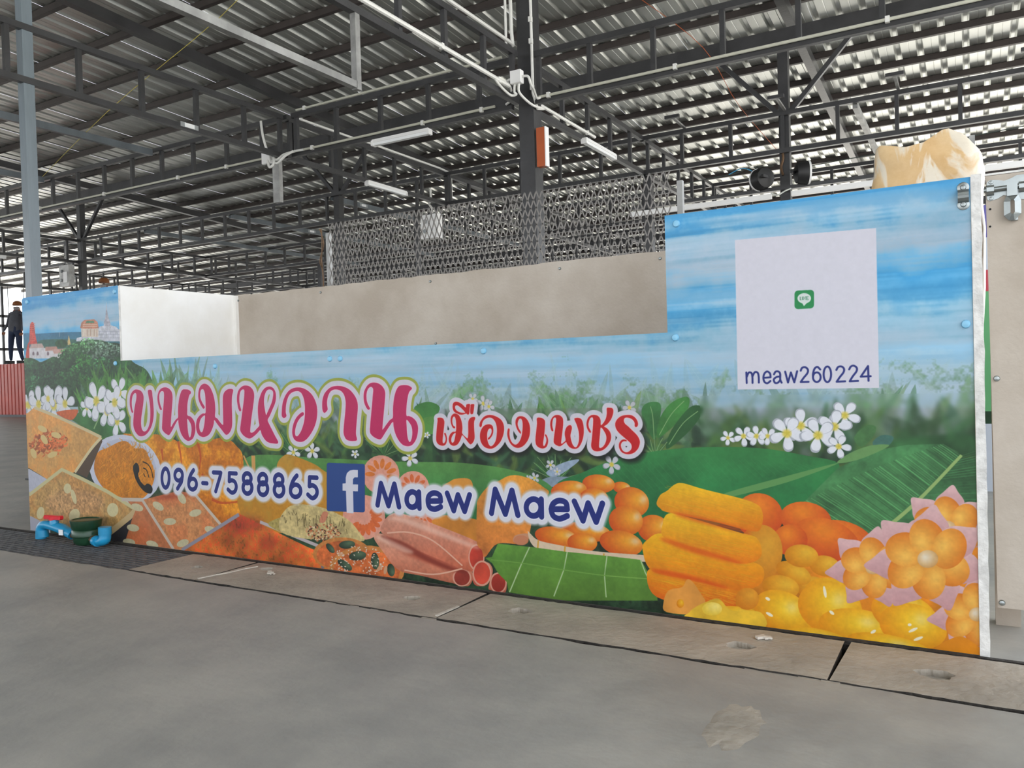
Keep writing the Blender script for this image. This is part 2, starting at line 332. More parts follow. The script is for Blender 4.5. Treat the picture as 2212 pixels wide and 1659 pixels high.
# ---- hills, temple
poly(Q_, [(60, 775), (300, 765), (560, 750), (920, 740), (1300, 760), (1660, 790), (1660, 1000), (60, 1000)], (52, 118, 160), grad=(60, 120, 120), nf=.12, nc=.2)
poly(Q_, [(300, 880), (480, 850), (700, 850), (900, 870), (900, 1000), (300, 1000)], (50, 100, 88), nf=.4)
poly(Q_, [(160, 900), (165, 760), (172, 640), (200, 592), (228, 612), (240, 700), (262, 840), (275, 920), (160, 925)], (206, 62, 50), nf=.7)
for yy_ in range(620, 900, 28): line(Q_, [(168, yy_), (250, yy_-4)], 2.5, (228, 120, 100), alpha=.7)
poly(Q_, [(118, 1010), (135, 930), (160, 905), (160, 1140), (110, 1130)], (200, 70, 56), nf=.5)
poly(Q_, [(160, 985), (365, 975), (560, 1010), (720, 1000), (700, 1130), (160, 1140)], (214, 210, 214), sm=False, nf=.25)
poly(Q_, [(165, 985), (190, 920), (350, 910), (385, 975)], (196, 168, 160), sm=False, nf=.2)
poly(Q_, [(400, 1025), (400, 960), (570, 955), (590, 1010)], (188, 140, 126), sm=False, nf=.2)
poly(Q_, [(500, 1000), (530, 1065), (640, 1062), (720, 985)], (202, 158, 146), sm=False, nf=.2)
for x in (222, 285, 440): poly(Q_, [(x-14, 1085), (x-12, 1045), (x, 1035), (x+12, 1045), (x+14, 1085)], (120, 100, 110))
poly(Q_, [(730, 930), (740, 840), (750, 790), (762, 840), (775, 900), (778, 930)], (206, 180, 120), nf=.4)
line(Q_, [(608, 740), (608, 810)], 2, (210, 220, 225), sm=False)
ell(Q_, 640, 915, 95, 62, (38, 78, 44), nf=.8)
poly(Q_, [(1190, 720), (1210, 660), (1290, 640), (1380, 640), (1450, 660), (1520, 720), (1520, 880), (860, 880), (870, 830), (930, 815), (1190, 812)], (206, 208, 218), sm=False, nf=.35)
for yy_ in (735, 780, 830): line(Q_, [(1195, yy_-5), (1515, yy_)], 2, (140, 146, 165), alpha=.6)
for x in range(1210, 1510, 34): line(Q_, [(x, 735), (x, 830)], 1.5, (150, 156, 172), alpha=.5)
poly(Q_, [(1275, 640), (1295, 520), (1306, 420), (1314, 290), (1322, 420), (1345, 530), (1372, 640)], (186, 184, 196), nf=.5)
poly(Q_, [(935, 680), (1195, 680), (1190, 815), (940, 815)], (222, 206, 190), sm=False, nf=.2)
poly(Q_, [(920, 680), (940, 600), (985, 560), (1130, 552), (1180, 590), (1198, 680), (1150, 690), (960, 690)], (204, 138, 112), sm=False, nf=.35)
poly(Q_, [(1000, 608), (1020, 575), (1120, 575), (1135, 606)], (84, 138, 104), sm=False, nf=.3)
for yy_ in (630, 655): line(Q_, [(960, yy_), (1175, yy_)], 3, (232, 206, 180))
for x in (975, 1025, 1075, 1130, 1170): line(Q_, [(x, 700), (x, 800)], 6, (190, 160, 140) if x > 1000 else (236, 226, 214), sm=False)
# ---- trees on the left
poly(Q_, [(60, 1200), (150, 1130), (250, 1150), (330, 1190), (430, 1150), (520, 1110), (600, 1130), (660, 1040), (760, 950), (860, 900), (1000, 870), (1200, 860), (1350, 900), (1520, 930), (1700, 1180), (1900, 1300), (2000, 1500), (2000, 1800), (60, 1800)], (40, 78, 44), nf=.5, nc=.8)
def clump(T, x, y, r, col, n=40):
    for _ in range(n):
        a = rs.uniform(0, 6.28); q = r*np.sqrt(rs.rand()); k = rs.uniform(.6, 1.35)*(1.15-.35*np.sin(a)*q/r)
        ell(T, x+q*np.cos(a), y+q*np.sin(a)*.8, r*.085, r*.075, np.array(col)*k, n=7, nf=.9)
for x, y, r, c in [(700, 1080, 110, (52, 100, 52)), (820, 1000, 110, (66, 112, 66)), (1150, 1000, 190, (92, 116, 98)), (1350, 1040, 170, (84, 108, 92)), (1030, 930, 120, (80, 128, 78)), (960, 1180, 140, (52, 108, 46)), (900, 1330, 140, (40, 88, 40)), (560, 1250, 160, (34, 62, 38)), (380, 1350, 160, (28, 54, 34)), (220, 1480, 120, (44, 90, 54)), (180, 1250, 100, (38, 74, 46)), (700, 1450, 170, (34, 74, 36)), (450, 1500, 140, (28, 60, 34)), (1250, 1230, 140, (52, 96, 58)), (1000, 1480, 120, (40, 92, 40)), (240, 1620, 110, (44, 92, 56)), (600, 1620, 130, (26, 56, 32))]:
    clump(Q_, x, y, r, c, 120)
# ---- foliage band: fog at top, dark below
fog = np.clip((np.arange(TH)/TH*1.2-.50-.05*NC.mean())/.16, 0, 1)
xf = np.clip((np.arange(TW)-330)/250, 0, 1)
fogm = np.clip((np.arange(TH)[:, None]/TH*1.2-.53+.25*NC+.10*NF)/.13, 0, 1)*xf[None]
comp(0, 0, fogm.astype(np.float32), (66, 100, 62), nf=.5, nc=.9, alpha=.93)
dk = np.clip((np.arange(TH)[:, None]/TH*1.2-.63+.22*NC)/.12, 0, 1)*np.ones((1, TW)); comp(0, 0, dk.astype(np.float32), (30, 52, 34), nf=.6, nc=.8, alpha=.85)
pal = [(62, 122, 60), (48, 104, 54), (84, 140, 62), (38, 84, 46), (110, 150, 62), (70, 128, 80), (30, 66, 40), (52, 110, 72)]
for i in range(1500):
    x = rs.uniform(380, TW); v = rs.rand(); y = (.56+.34*v)/1.2*TH+rs.uniform(-10, 10)
    a = rs.uniform(-2.6, -.5) if rs.rand() < .8 else rs.uniform(-.5, .5)
    c = np.array(pal[rs.randint(len(pal))], float); f = np.clip((v-.08)/.35, 0, 1)
    c = c*f+(1-f)*np.array([150, 172, 158]); c *= (1.1-.45*v)
    leaf(x, y, a, rs.uniform(45, 150), rs.uniform(12, 34), c, alpha=.12+.8*f, rib=c*1.35 if rs.rand() < .4 else None)
for i in range(150):    # tall pale palm blades above the title on the left
    x = rs.uniform(520, 1250); y = rs.uniform(560, 660); f = np.clip((x-700)/450, 0, 1)
    leaf(x, y, rs.uniform(-2.2, -.9), rs.uniform(110, 230), rs.uniform(12, 30), np.array([74, 132, 56])*(1-f)+np.array([138, 168, 150])*f, alpha=.75-.35*f)
for i in range(120):
    x = rs.uniform(430, 760); y = rs.uniform(600, 740); leaf(x, y, rs.uniform(-2.4, -.6), rs.uniform(60, 150), rs.uniform(14, 34), np.array([70, 134, 46])*rs.uniform(.6, 1.2), alpha=.9)
def softband(x0, x1, y0, y1, r):
    for k in range(3): img[y0:y1, x0:x1, k] = blur(img[y0:y1, x0:x1, k].copy(), r)
_a = img[int(TH*.48):int(TH*.78)].copy()
for k in range(3): _a[..., k] = blur(_a[..., k].copy(), 4)
_g = _a.mean(2, keepdims=True); _a = (_a*.8+_g*.2)*np.array([.98, .94, .96])
img[int(TH*.48):int(TH*.78)] = img[int(TH*.48):int(TH*.78)]*.25+_a*.75
softband(0, 640, int(TH*.2), int(TH*.6), 1)
def fan(T, x, y, n, r, col, w=.25, a0=-2.8, a1=-.3):
    q = tx(T([(x, y)]))[0]; R = r*np.linalg.norm(tx(T([(x+1, y)]))[0]-q)
    for i in range(n): leaf(q[0], q[1], a0+(a1-a0)*(i+.5)/n+rs.uniform(-.1, .1), R*rs.uniform(.75, 1.1), R*w, np.array(col)*rs.uniform(.75, 1.2), rib=(150, 176, 120))
for i in range(300):
    x = rs.uniform(430, 1200); f = np.clip((x-760)/420, 0, 1); y = rs.uniform(440, 620)
    leaf(x, y, rs.uniform(-2.3, -.8), rs.uniform(90, 190), rs.uniform(12, 34), (np.array([72, 132, 52])*(1-f)+np.array([136, 166, 148])*f)*rs.uniform(.75, 1.15), alpha=.9-.5*f, rib=(150, 184, 110) if rs.rand() < .3 else None)
# broad leaves right of the red lettering
poly(P_, [(1412, 950), (1392, 915), (1386, 885), (1400, 870), (1426, 872), (1426, 905), (1418, 940)], (58, 118, 62), nc=.3, nf=.1)
poly(P_, [(1420, 946), (1425, 905), (1448, 872), (1480, 857), (1490, 866), (1480, 895), (1450, 925)], (62, 126, 58), nc=.3, nf=.1)
poly(P_, [(1440, 970), (1450, 930), (1490, 880), (1518, 880), (1510, 905), (1480, 940)], (44, 92, 48), nc=.3)
for q in ([(1413, 948), (1410, 900), (1405, 878)], [(1424, 940), (1450, 895), (1478, 866)], [(1445, 960), (1475, 915), (1508, 888)]): line(P_, q, .8, (130, 170, 110))
fan(P_, 1200, 1040, 9, 55, (50, 96, 52), .16); fan(P_, 1415, 985, 7, 45, (66, 110, 60), .14); fan(P_, 640, 985, 7, 60, (44, 88, 48), .2); fan(P_, 830, 985, 8, 55, (48, 92, 48), .2)
poly(P_, [(1180, 1020), (1215, 1000), (1250, 992), (1240, 1005), (1200, 1030)], (150, 168, 190), nf=.2)
poly(P_, [(1165, 1042), (1190, 1030), (1240, 1032), (1225, 1046), (1190, 1052)], (132, 150, 166), nf=.2)
poly(P_, [(895, 880), (925, 868), (950, 880), (935, 905), (905, 905)], (70, 138, 64), nc=.3); poly(P_, [(905, 910), (940, 900), (945, 930), (915, 940)], (88, 146, 66), nc=.3)
for x in range(1930, 2105, 14): leaf(*tx([(x, 945)])[0], rs.uniform(-2.6, -.4), rs.uniform(60, 130), rs.uniform(14, 28), np.array([58, 104, 58])*rs.uniform(.7, 1.15), alpha=.5)
poly(P_, [(1900, 960), (1960, 945), (2106, 940), (2106, 985), (1980, 975)], (50, 96, 54), nc=.5, nf=.3)
softband(3000, TW, int(TH*.45), int(TH*.60), 4)
poly(P_, [(1845, 945), (1870, 920), (1892, 922), (1885, 945), (1860, 965)], (70, 116, 66), nf=.2); poly(P_, [(1885, 955), (1905, 940), (1930, 944), (1920, 962), (1895, 968)], (66, 112, 100), nf=.2)
# ---- banana leaves
def bleaf(T, pts, col, dark, rib, veins=(0, 0, 0), vcol=None):
    poly(T, pts, col, grad=dark, nc=.25, nf=.05, sm=True)
bleaf(P_, [(540, 985), (700, 990), (860, 997), (1000, 1000), (1110, 1016), (1180, 1042), (1200, 1080), (1130, 1120), (900, 1130), (560, 1040)], (88, 142, 70), (34, 108, 60), None)
bleaf(P_, [(1200, 1050), (1260, 1020), (1330, 992), (1420, 974), (1520, 966), (1640, 968), (1740, 984), (1812, 1002), (1790, 1048), (1735, 1086), (1690, 1120), (1560, 1130), (1400, 1200), (1230, 1120)], (52, 128, 66), (26, 104, 62), None)
poly(P_, [(1812, 1000), (1700, 1028), (1570, 1064), (1566, 1076), (1700, 1042)], (96, 150, 84))
for i in range(34):
    t = i/34; line(P_, [(1270+t*500, 1010-20*np.sin(t*3)), (1330+t*470, 1070-t*60)], .5, (84, 150, 92), alpha=.25, sm=False)
lf3 = [(500, 680), (600, 580), (700, 480), (820, 430), (950, 375), (1100, 350), (1300, 345), (1390, 390), (1410, 425), (1530, 430), (1530, 900), (870, 915), (700, 800)]
poly(N_, lf3, (64, 118, 70), nc=.5, nf=.1, sm=False)
for i in range(60):
    t = i/59; x1, y1 = 1405-t*530, 415+t*500
    ex, ey = 1300-t*800, 345+t*335+(-25*np.sin(t*3.1)); k = rs.uniform(.6, 1.35)
    line(N_, [(x1, y1), ((x1+ex)/2-20, (y1+ey)/2-16), (ex, ey)], rs.uniform(1.5, 4.5), np.array([84, 146, 88])*k, alpha=.65)
for i in range(34):
    t = i/33; x1, y1 = 1405-t*530, 415+t*500; line(N_, [(x1, y1), (1530, y1-60+120*t*t+20)], 1.6, np.array([74, 136, 84])*rs.uniform(.7, 1.3), alpha=.6)
line(N_, [(1410, 410), (1140, 690), (870, 915)], 9, (150, 180, 108), hw2=14)
poly(N_, [(690, 455), (760, 400), (880, 355), (990, 350), (940, 385), (800, 440)], (104, 150, 88), nf=.1)
# small leaf near left bowl
poly(K, [(415, 460), (480, 410), (600, 375), (700, 440), (750, 500), (740, 600), (650, 600), (560, 540)], (58, 116, 58), nc=.3)
line(K, [(600, 540), (650, 430)], 4, (130, 170, 110)); poly(K, [(800, 560), (860, 460), (900, 430), (900, 560)], (52, 104, 56))
# ---- flowers
for x, y, r, a in [(80, 350, 75, .2), (160, 345, 85, .9), (280, 350, 105, .3), (370, 340, 80, 1.), (235, 300, 60, .5)]: flower(K, x, y, r, a, .96)
for x, y, r, a in [(545, 370, 55, 1.), (785, 480, 80, .6), (620, 320, 100, 0.5), (800, 250, 82, .2), (705, 400, 85, .9), (765, 330, 90, 1.3)]: flower(K, x, y, r, a, 1.)
for x, y, r, a in [(60, 310, 45, .4), (150, 300, 62, .2), (225, 300, 62, .8), (290, 300, 55, .4), (735, 180, 95, .3), (480, 240, 105, .9), (400, 285, 110, .2), (675, 245, 105, 1.1), (580, 295, 110, .5), (700, 360, 75, .1)]: flower(N_, x, y, r, a, 1.)
for x, y, r, a in [(235, 630, 50, .3), (365, 620, 55, .9), (660, 640, 30, .2), (1040, 670, 60, .5), (1155, 510, 25, 0)]: flower(L_, x, y, r, a, .95, .8)
for x, y, r, a in [(1610, 75, 110, -.9), (690, 235, 60, .6), (880, 80, 60, .2), (960, 160, 50, .9), (620, 240, 40, .3)]: flower(I_, x, y, r, a, .85)
for x, y, r, a in [(840, 110, 110, .3), (1050, 200, 140, .8), (1160, 260, 120, .2)]: flower(D, x, y, r, a, .86)
flower(E_, 1840, 280, 150, .5, .82)
# ---- sweets, left
poly(K, [(300, 410), (440, 385), (475, 400), (420, 470)], (206, 98, 48), nf=.3)
poly(K, [(830, 580), (1000, 590), (1110, 585), (1250, 630), (1300, 700), (1320, 860), (1130, 860), (1000, 660)], (216, 128, 24), nc=.3, nf=.2, col2=(222, 150, 40))
poly(K, [(1270, 640), (1450, 640), (1640, 612), (1740, 680), (1790, 780), (1790, 1100), (1810, 1200), (1620, 1320), (1400, 1060), (1290, 830)], (214, 122, 26), nc=.3, nf=.25, col2=(224, 146, 34))
for q in ([(1270, 640), (1290, 740), (1300, 830)], [(1430, 660), (1450, 760), (1440, 860)], [(1460, 900), (1500, 980)], [(1540, 1100), (1620, 1130), (1750, 1120)], [(1140, 700), (1150, 790)]): line(K, q, 9, (190, 66, 24), hw2=4, alpha=.7)
poly(P_, [(597, 1050), (598, 1005), (612, 985), (630, 983), (680, 1003), (705, 1020), (780, 1060), (760, 1130), (640, 1150), (560, 1145), (520, 1110), (520, 1060)], (198, 150, 52), nc=.25, nf=.12, col2=(184, 128, 36))
for x in (545, 549): line(P_, [(x, 984), (x+1, 1020)], 2, (212, 160, 90), sm=False)
line(P_, [(526, 984), (538, 1010), (544, 1025)], 1.5, (206, 160, 90))
# bowl with golden threads
ell(K, 850, 860, 300, 262, (206, 209, 226), ang=35, nf=.05); ell(K, 850, 860, 262, 230, (190, 194, 214), ang=35, nf=.05)
thr = [(640, 720), (710, 690), (800, 645), (860, 640), (930, 695), (1000, 700), (1050, 790), (1085, 900), (1060, 1000), (1000, 1085), (900, 1105), (750, 1060), (660, 990), (605, 880), (610, 780)]
poly(K, thr, (212, 130, 28), nf=.3, nc=.25)
for _ in range(260):
    a = rs.uniform(0, 6.28); q = 215*np.sqrt(rs.rand()); x, y = 845+q*np.cos(a), 865+q*np.sin(a)*.92; t = rs.uniform(.3, 1.5)
    line(K, [(x, y), (x+35*np.cos(t), y-35*np.sin(t)), (x+60*np.cos(t+.4), y-60*np.sin(t+.4))], 2.2, np.array([226, 148, 40])*rs.uniform(.75, 1.15), alpha=.55)
# custard trays
def tray(pts, c1, c2, nf=.3): poly(K, pts, c1, sm=False, nf=nf*.6, nc=.2, col2=np.array(c1)*.55+np.array(c2)*.45)
poly(K, [(660, 605), (668, 640), (545, 930), (450, 885)], (84, 66, 48), sm=False); tray([(65, 420), (125, 370), (300, 440), (520, 540), (660, 608), (575, 705), (450, 885), (235, 945), (80, 850)], (226, 170, 98), (214, 136, 62))
line(K, [(125, 370), (300, 440), (520, 540), (660, 608)], 7, (214, 196, 150)); line(K, [(660, 608), (575, 705), (450, 885)], 8, (220, 204, 160))
for _ in range(130):
    a = rs.uniform(0, 6.28); q = 150*rs.rand(); x, y = 245+q*np.cos(a), 650+q*np.sin(a)*.7; t = rs.uniform(0, 3.14)
    line(K, [(x, y), (x+22*np.cos(t), y+18*np.sin(t)), (x+40*np.cos(t+.7), y+36*np.sin(t+.7))], rs.uniform(3, 6), np.array([206, 108, 56])*rs.uniform(.7, 1.25))
for x, y, a in [(190, 540, 30), (205, 625, 60), (270, 745, -20), (120, 735, 70), (300, 590, 20)]: ell(K, x, y, 42, 22, (222, 196, 130), ang=a)
poly(K, [(70, 850), (235, 945), (70, 1075)], (190, 192, 208), sm=False, nf=.1)
poly(K, [(935, 1182), (905, 1260), (870, 1425), (820, 1450), (700, 1420), (720, 1370)], (58, 56, 60), sm=False)
poly(K, [(70, 1230), (95, 1230), (250, 1310), (260, 1450), (70, 1400)], (176, 176, 190), sm=False)
tray([(60, 1085), (345, 862), (500, 935), (700, 1035), (935, 1182), (890, 1230), (720, 1372), (500, 1400), (250, 1312), (60, 1215)], (206, 162, 98), (176, 118, 62), .7)
ell(K, 450, 1130, 240, 110, (196, 152, 110), nf=.9, alpha=.6, soft=14)
line(K, [(60, 1085), (345, 864), (500, 935), (700, 1035), (935, 1182)], 8, (208, 200, 150), sm=False); line(K, [(935, 1182), (890, 1235), (720, 1372)], 16, (206, 178, 130), sm=False)
for x, y, rx, ry, a in [(390, 1015, 30, 40, 0), (750, 1185, 45, 55, 0), (445, 1230, 42, 55, 20), (175, 1210, 30, 50, 10), (440, 1080, 18, 60, -15)]: ell(K, x, y, rx, ry, (218, 206, 158), ang=a, nf=.1)
tray([(855, 1105), (985, 1105), (1232, 1502), (845, 1450), (905, 1255), (935, 1182)], (208, 126, 80), (192, 96, 58)); tray([(985, 1105), (1270, 1035), (1400, 1055), (1615, 1312), (1300, 1505), (1232, 1502)], (216, 146, 92), (194, 104, 62), .6)
poly(K, [(1050, 1090), (1270, 1040), (1380, 1060), (1300, 1090), (1150, 1110)], (160, 56, 34), alpha=.6, soft=8)
for q in ([(820, 1102), (985, 1105)], [(985, 1105), (1235, 1500)], [(1400, 1055), (1618, 1312)]): line(K, q, 9, (206, 192, 176), sm=False)
for x, y, a in [(1300, 1092, 60), (1112, 1155, 35), (1408, 1210, -15), (1205, 1278, 0), (1530, 1345, 20), (1308, 1450, -20), (945, 1165, 20), (912, 1328, 10), (1065, 1460, 20), (880, 1442, 10)]: ell(K, x, y, 50, 28, (206, 196, 158), ang=a, nf=.15)
poly(K, [(1300, 1505), (1755, 1215), (2300, 1480), (2600, 1600), (2490, 1720), (2000, 1660), (1500, 1530)], (216, 118, 48), sm=False, nf=.6, nc=.6, col2=(190, 78, 34), t2=1); ell(K, 1800, 1300, 160, 60, (140, 34, 30), alpha=.6, soft=14, nf=.8); ell(K, 1990, 1450, 70, 60, (140, 40, 30), alpha=.5, soft=12)
line(K, [(1300, 1505), (1755, 1222)], 9, (150, 146, 158), sm=False); line(L_, [(5, 1108), (530, 1325)], 8, (190, 178, 180), sm=False); line(L_, [(530, 1325), (430, 1425)], 9, (120, 116, 132), sm=False)
# ---- middle sweets
def lotus(T, x, y, r, n, a0, a1, col=(228, 158, 136), pc=(222, 108, 56)):
    ell(T, x, y, r, r*1.05, col, nf=.15)
    for i in range(n):
        a = a0+(a1-a0)*i/(n-1); ell(T, x+.6*r*np.cos(a), y+.6*r*np.sin(a), r*.27, r*.12, pc, ang=np.degrees(a), nf=.2)
lotus(Hh, 800, 230, 260, 7, -3.1, .2, pc=(222, 122, 50)); lotus(Hh, 1250, 420, 230, 6, -2.8, 0); lotus(Hh, 560, 830, 300, 9, -.6, 2.4); lotus(Hh, 1400, 780, 200, 5, .2, 2.6)
poly(Hh, [(1550, 850), (1700, 800), (2100, 850), (2260, 950), (2260, 1250), (2100, 1180), (1560, 940)], (208, 132, 48), nc=.3)
poly(Hh, [(1660, 400), (1760, 330), (1860, 285), (2040, 290), (2090, 400), (2000, 480), (1700, 480)], (222, 150, 60), nc=.2)
poly(L_, [(60, 1120), (180, 1070), (150, 1130), (160, 1180)], (178, 160, 90), nf=.4)
poly(L_, [(135, 1130), (160, 1050), (240, 990), (420, 1005), (600, 1085), (690, 1180), (720, 1240), (560, 1230), (330, 1225), (170, 1190)], (196, 176, 120), nf=.3, nc=.25)
for _ in range(46): a = rs.uniform(150, 620); line(L_, [(a, 1010+(a-150)*.16+rs.uniform(0, 110)), (a+8, 1016+(a-150)*.16+rs.uniform(0, 110))], 2.4, (96, 84, 50), alpha=.7)
poly(L_, [(440, 1040), (475, 1048), (450, 1110), (415, 1105)], (206, 110, 90), alpha=.7)
for _ in range(150): a = rs.uniform(0, 6.28); q = rs.rand()**.5; ell(L_, 440+120*q*np.cos(a), 1180+62*q*np.sin(a), 9, 5, [(226, 200, 160), (196, 110, 70), (90, 50, 36), (216, 160, 110)][rs.randint(4)], ang=rs.uniform(0, 180), n=8)
def cookie(cx, cy, rx, ry):
    ell(L_, cx, cy, rx, ry, (206, 132, 66), nf=.3); ell(L_, cx, cy+8, rx*.88, ry*.86, (204, 104, 52), nf=.35, nc=.3)
cookie(570, 1330, 200, 115); cookie(740, 1440, 262, 170)
for x, y, rx, ry, a in [(605, 1265, 56, 28, -5), (490, 1290, 40, 20, 50), (678, 1342, 60, 32, -8), (798, 1378, 58, 28, 85), (590, 1405, 58, 26, 35), (908, 1440, 44, 26, 80)]: ball(L_, x, y, rx, ry, (34, 52, 40), (88, 112, 84), ang=a)
for x, y, a in [(830, 1425, 130), (870, 1440, 100), (560, 1330, 20)]: ell(L_, x, y, 30, 12, (212, 160, 120), ang=a)
for _ in range(120): a = rs.uniform(0, 6.28); q = rs.rand()**.5; ell(L_, 680+200*q*np.cos(a), 1385+110*q*np.sin(a), 7, 3.5, (226, 208, 190), ang=rs.uniform(0, 180), n=8)
def roll(pts, c, g, op, orx, ory, oc):
    poly(L_, pts, c, grad=g, nf=.15, nc=.2); ell(L_, op[0], op[1], orx, ory, (222, 160, 136)); ell(L_, op[0], op[1], orx*.84, ory*.86, oc, nc=.4)
roll([(790, 1215), (850, 1190), (1100, 1290), (1440, 1420), (1450, 1545), (1330, 1530), (1120, 1480), (960, 1440), (850, 1310)], (222, 162, 136), (190, 104, 76), (1397, 1492), 64, 62, (148, 52, 40))
poly(L_, [(900, 1240), (1200, 1330), (1400, 1440), (1300, 1440), (1000, 1330)], (172, 72, 50), alpha=.65, soft=5)
roll([(855, 1110), (920, 1050), (1020, 1060), (1300, 1160), (1530, 1262), (1550, 1340), (1500, 1430), (1440, 1445), (1150, 1330), (860, 1200)], (226, 164, 140), (190, 96, 68), (1497, 1352), 56, 92, (184, 58, 42))
poly(L_, [(860, 1205), (1000, 1250), (1150, 1338), (1330, 1420), (1440, 1450), (1380, 1458), (1200, 1400), (1000, 1300), (850, 1222)], (128, 46, 34), alpha=.75, soft=3); poly(L_, [(880, 1090), (1000, 1080), (1300, 1190), (1500, 1275), (1480, 1290), (1200, 1190), (980, 1110)], (240, 196, 176), alpha=.6, soft=4); poly(L_, [(800, 1215), (860, 1215), (1060, 1310), (1000, 1320), (860, 1250)], (240, 200, 180), alpha=.6, soft=4)
line(L_, [(880, 1185), (1030, 1180), (1200, 1240), (1400, 1410)], 4, (230, 176, 150)); line(L_, [(1000, 1440), (1200, 1470), (1400, 1430)], 4, (230, 176, 150))
roll([(1470, 1480), (1520, 1400), (1580, 1390), (1610, 1450), (1570, 1540), (1490, 1545)], (214, 140, 116), (180, 80, 60), (1535, 1462), 66, 88, (196, 70, 50)); roll([(1580, 1560), (1610, 1470), (1680, 1460), (1705, 1520), (1690, 1600), (1600, 1580)], (222, 150, 128), (190, 90, 66), (1648, 1528), 58, 72, (160, 48, 36))
# ---- orange slices behind the second name, eggs, basket
poly(I_, [(0, 600), (20, 480), (140, 330), (270, 265), (380, 210), (500, 205), (660, 255), (790, 340), (860, 420), (700, 600), (640, 850), (620, 960), (560, 1030), (250, 1020), (100, 1180), (60, 1100), (0, 1000)], (224, 152, 56), grad=(206, 118, 54), nc=.3, nf=.15)
poly(I_, [(440, 1000), (450, 930), (520, 905), (610, 900), (620, 960), (560, 1035)], (206, 146, 110)); ell(I_, 530, 980, 90, 60, (198, 120, 84), alpha=.7)
for x, y, rx, ry, a in [(1730, 350, 110, 70, 10), (1455, 305, 195, 112, 5), (1100, 385, 215, 118, -5), (2110, 840, 190, 165, 10), (1850, 525, 210, 180, 15), (1400, 470, 170, 112, 5), (1780, 745, 205, 178, 10), (1300, 880, 300, 120, 5), (950, 940, 260, 120, 10), (1260, 1010, 180, 115, 5), (1725, 1015, 262, 150, 12)]: ball(I_, x, y, rx, ry, (208, 84, 22), (242, 164, 44), hl=(.35, -.3), ang=a, white=.55)
poly(I_, [(608, 870), (640, 900), (740, 980), (1000, 1040), (1300, 1095), (1600, 1128), (2045, 1165), (2055, 1240), (1500, 1172), (1000, 1115), (740, 1085), (640, 1000)], (220, 196, 168), nf=.1)
for x in (735, 1055, 1520): line(I_, [(x, 980+(x-735)*.2), (x-8, 1080+(x-735)*.13)], 9, (214, 160, 60))
poly(I_, [(180, 1180), (250, 1020), (640, 1058), (1080, 1118), (1550, 1165), (1960, 1213), (2020, 1320), (2090, 1450), (2140, 1560), (2160, 1700), (1000, 1700), (380, 1600), (360, 1480), (260, 1380), (180, 1250), (100, 1190)], (98, 152, 58), sm=False, grad=(86, 124, 46), nc=.2, nf=.08)
for q in ([(630, 1060), (530, 1270), (390, 1600)], [(1080, 1118), (1040, 1330), (920, 1650)], [(1555, 1165), (1525, 1400), (1545, 1660)], [(1955, 1213), (2010, 1360), (2080, 1500)]): line(I_, q, 8, (150, 186, 110), sm=False); line(I_, q, 3, (190, 208, 176), sm=False)
line(I_, [(170, 1212), (520, 1250), (1020, 1330), (1530, 1400), (2050, 1440)], 5, (122, 168, 76)); poly(I_, [(170, 1215), (520, 1252), (1020, 1332), (1530, 1402), (1530, 1300), (1000, 1250), (250, 1150)], (76, 128, 48), alpha=.35, soft=6)
# ---- right-hand sweets
poly(N_, [(-60, 1250), (200, 1150), (450, 1000), (900, 900), (1530, 900), (1530, 1700), (-150, 1700), (-150, 1330)], (222, 132, 26), sm=False, nc=.4)
for x, y, rx, ry, a in [(240, 760, 140, 130, 20), (720, 900, 190, 110, 15), (510, 780, 150, 100, 10), (630, 900, 200, 120, 20), (420, 900, 100, 90, 0)]: ball(N_, x, y, rx, ry, (206, 72, 22), (240, 132, 34), hl=(-.2, -.4), ang=a)
def silk(pts, c=(246, 196, 30), g=(232, 122, 14)):
    poly(M_, pts, c, grad=g, nc=.10, nf=.10); p = np.array(pts, float); x0, y0 = p.min(0); x1, y1 = p.max(0)
    for _ in range(110):
        x, y = rs.uniform(x0+20, x1-120), rs.uniform(y0, y1); f = (x-x0)/(x1-x0)
        yy = y0+(y-y0)*.55+f*(y1-y0)*.38; line(M_, [(x, yy), (x+50, yy+14+rs.uniform(-6, 6)), (x+100, yy+26+rs.uniform(-10, 10))], 1.5, np.array([244, 190, 40])*rs.uniform(.8, 1.05), alpha=.3)
ball(N_, 240, 980, 135, 170, (206, 120, 22), (226, 160, 44), ang=10)
silk([(960, 1280), (1020, 1240), (1300, 1320), (1540, 1370), (1600, 1400), (1520, 1480), (1300, 1470), (1020, 1410)], (240, 160, 20), (226, 96, 14))
silk([(935, 1130), (960, 1070), (1060, 1030), (1300, 1120), (1520, 1180), (1650, 1230), (1640, 1330), (1500, 1370), (1250, 1310), (1000, 1260)], (244, 184, 24))
silk([(1055, 970), (1090, 910), (1200, 930), (1500, 1020), (1620, 1060), (1640, 1170), (1520, 1210), (1300, 1140), (1070, 1060)])
silk([(1018, 850), (1040, 800), (1080, 775), (1130, 735), (1180, 730), (1300, 765), (1580, 838), (1650, 900), (1640, 1000), (1580, 1015), (1360, 960), (1090, 905), (1040, 880)])
for q in ([(1060, 1065), (1250, 1130), (1500, 1200)], [(1010, 1250), (1200, 1290), (1420, 1350)], [(1150, 915), (1350, 965), (1560, 1020)]): poly(M_, [(q[0][0], q[0][1]-8), (q[1][0], q[1][1]-14), (q[2][0], q[2][1]-6), (q[2][0], q[2][1]+10), (q[1][0], q[1][1]+18), (q[0][0], q[0][1]+12)], (220, 70, 14), alpha=.7, soft=4)
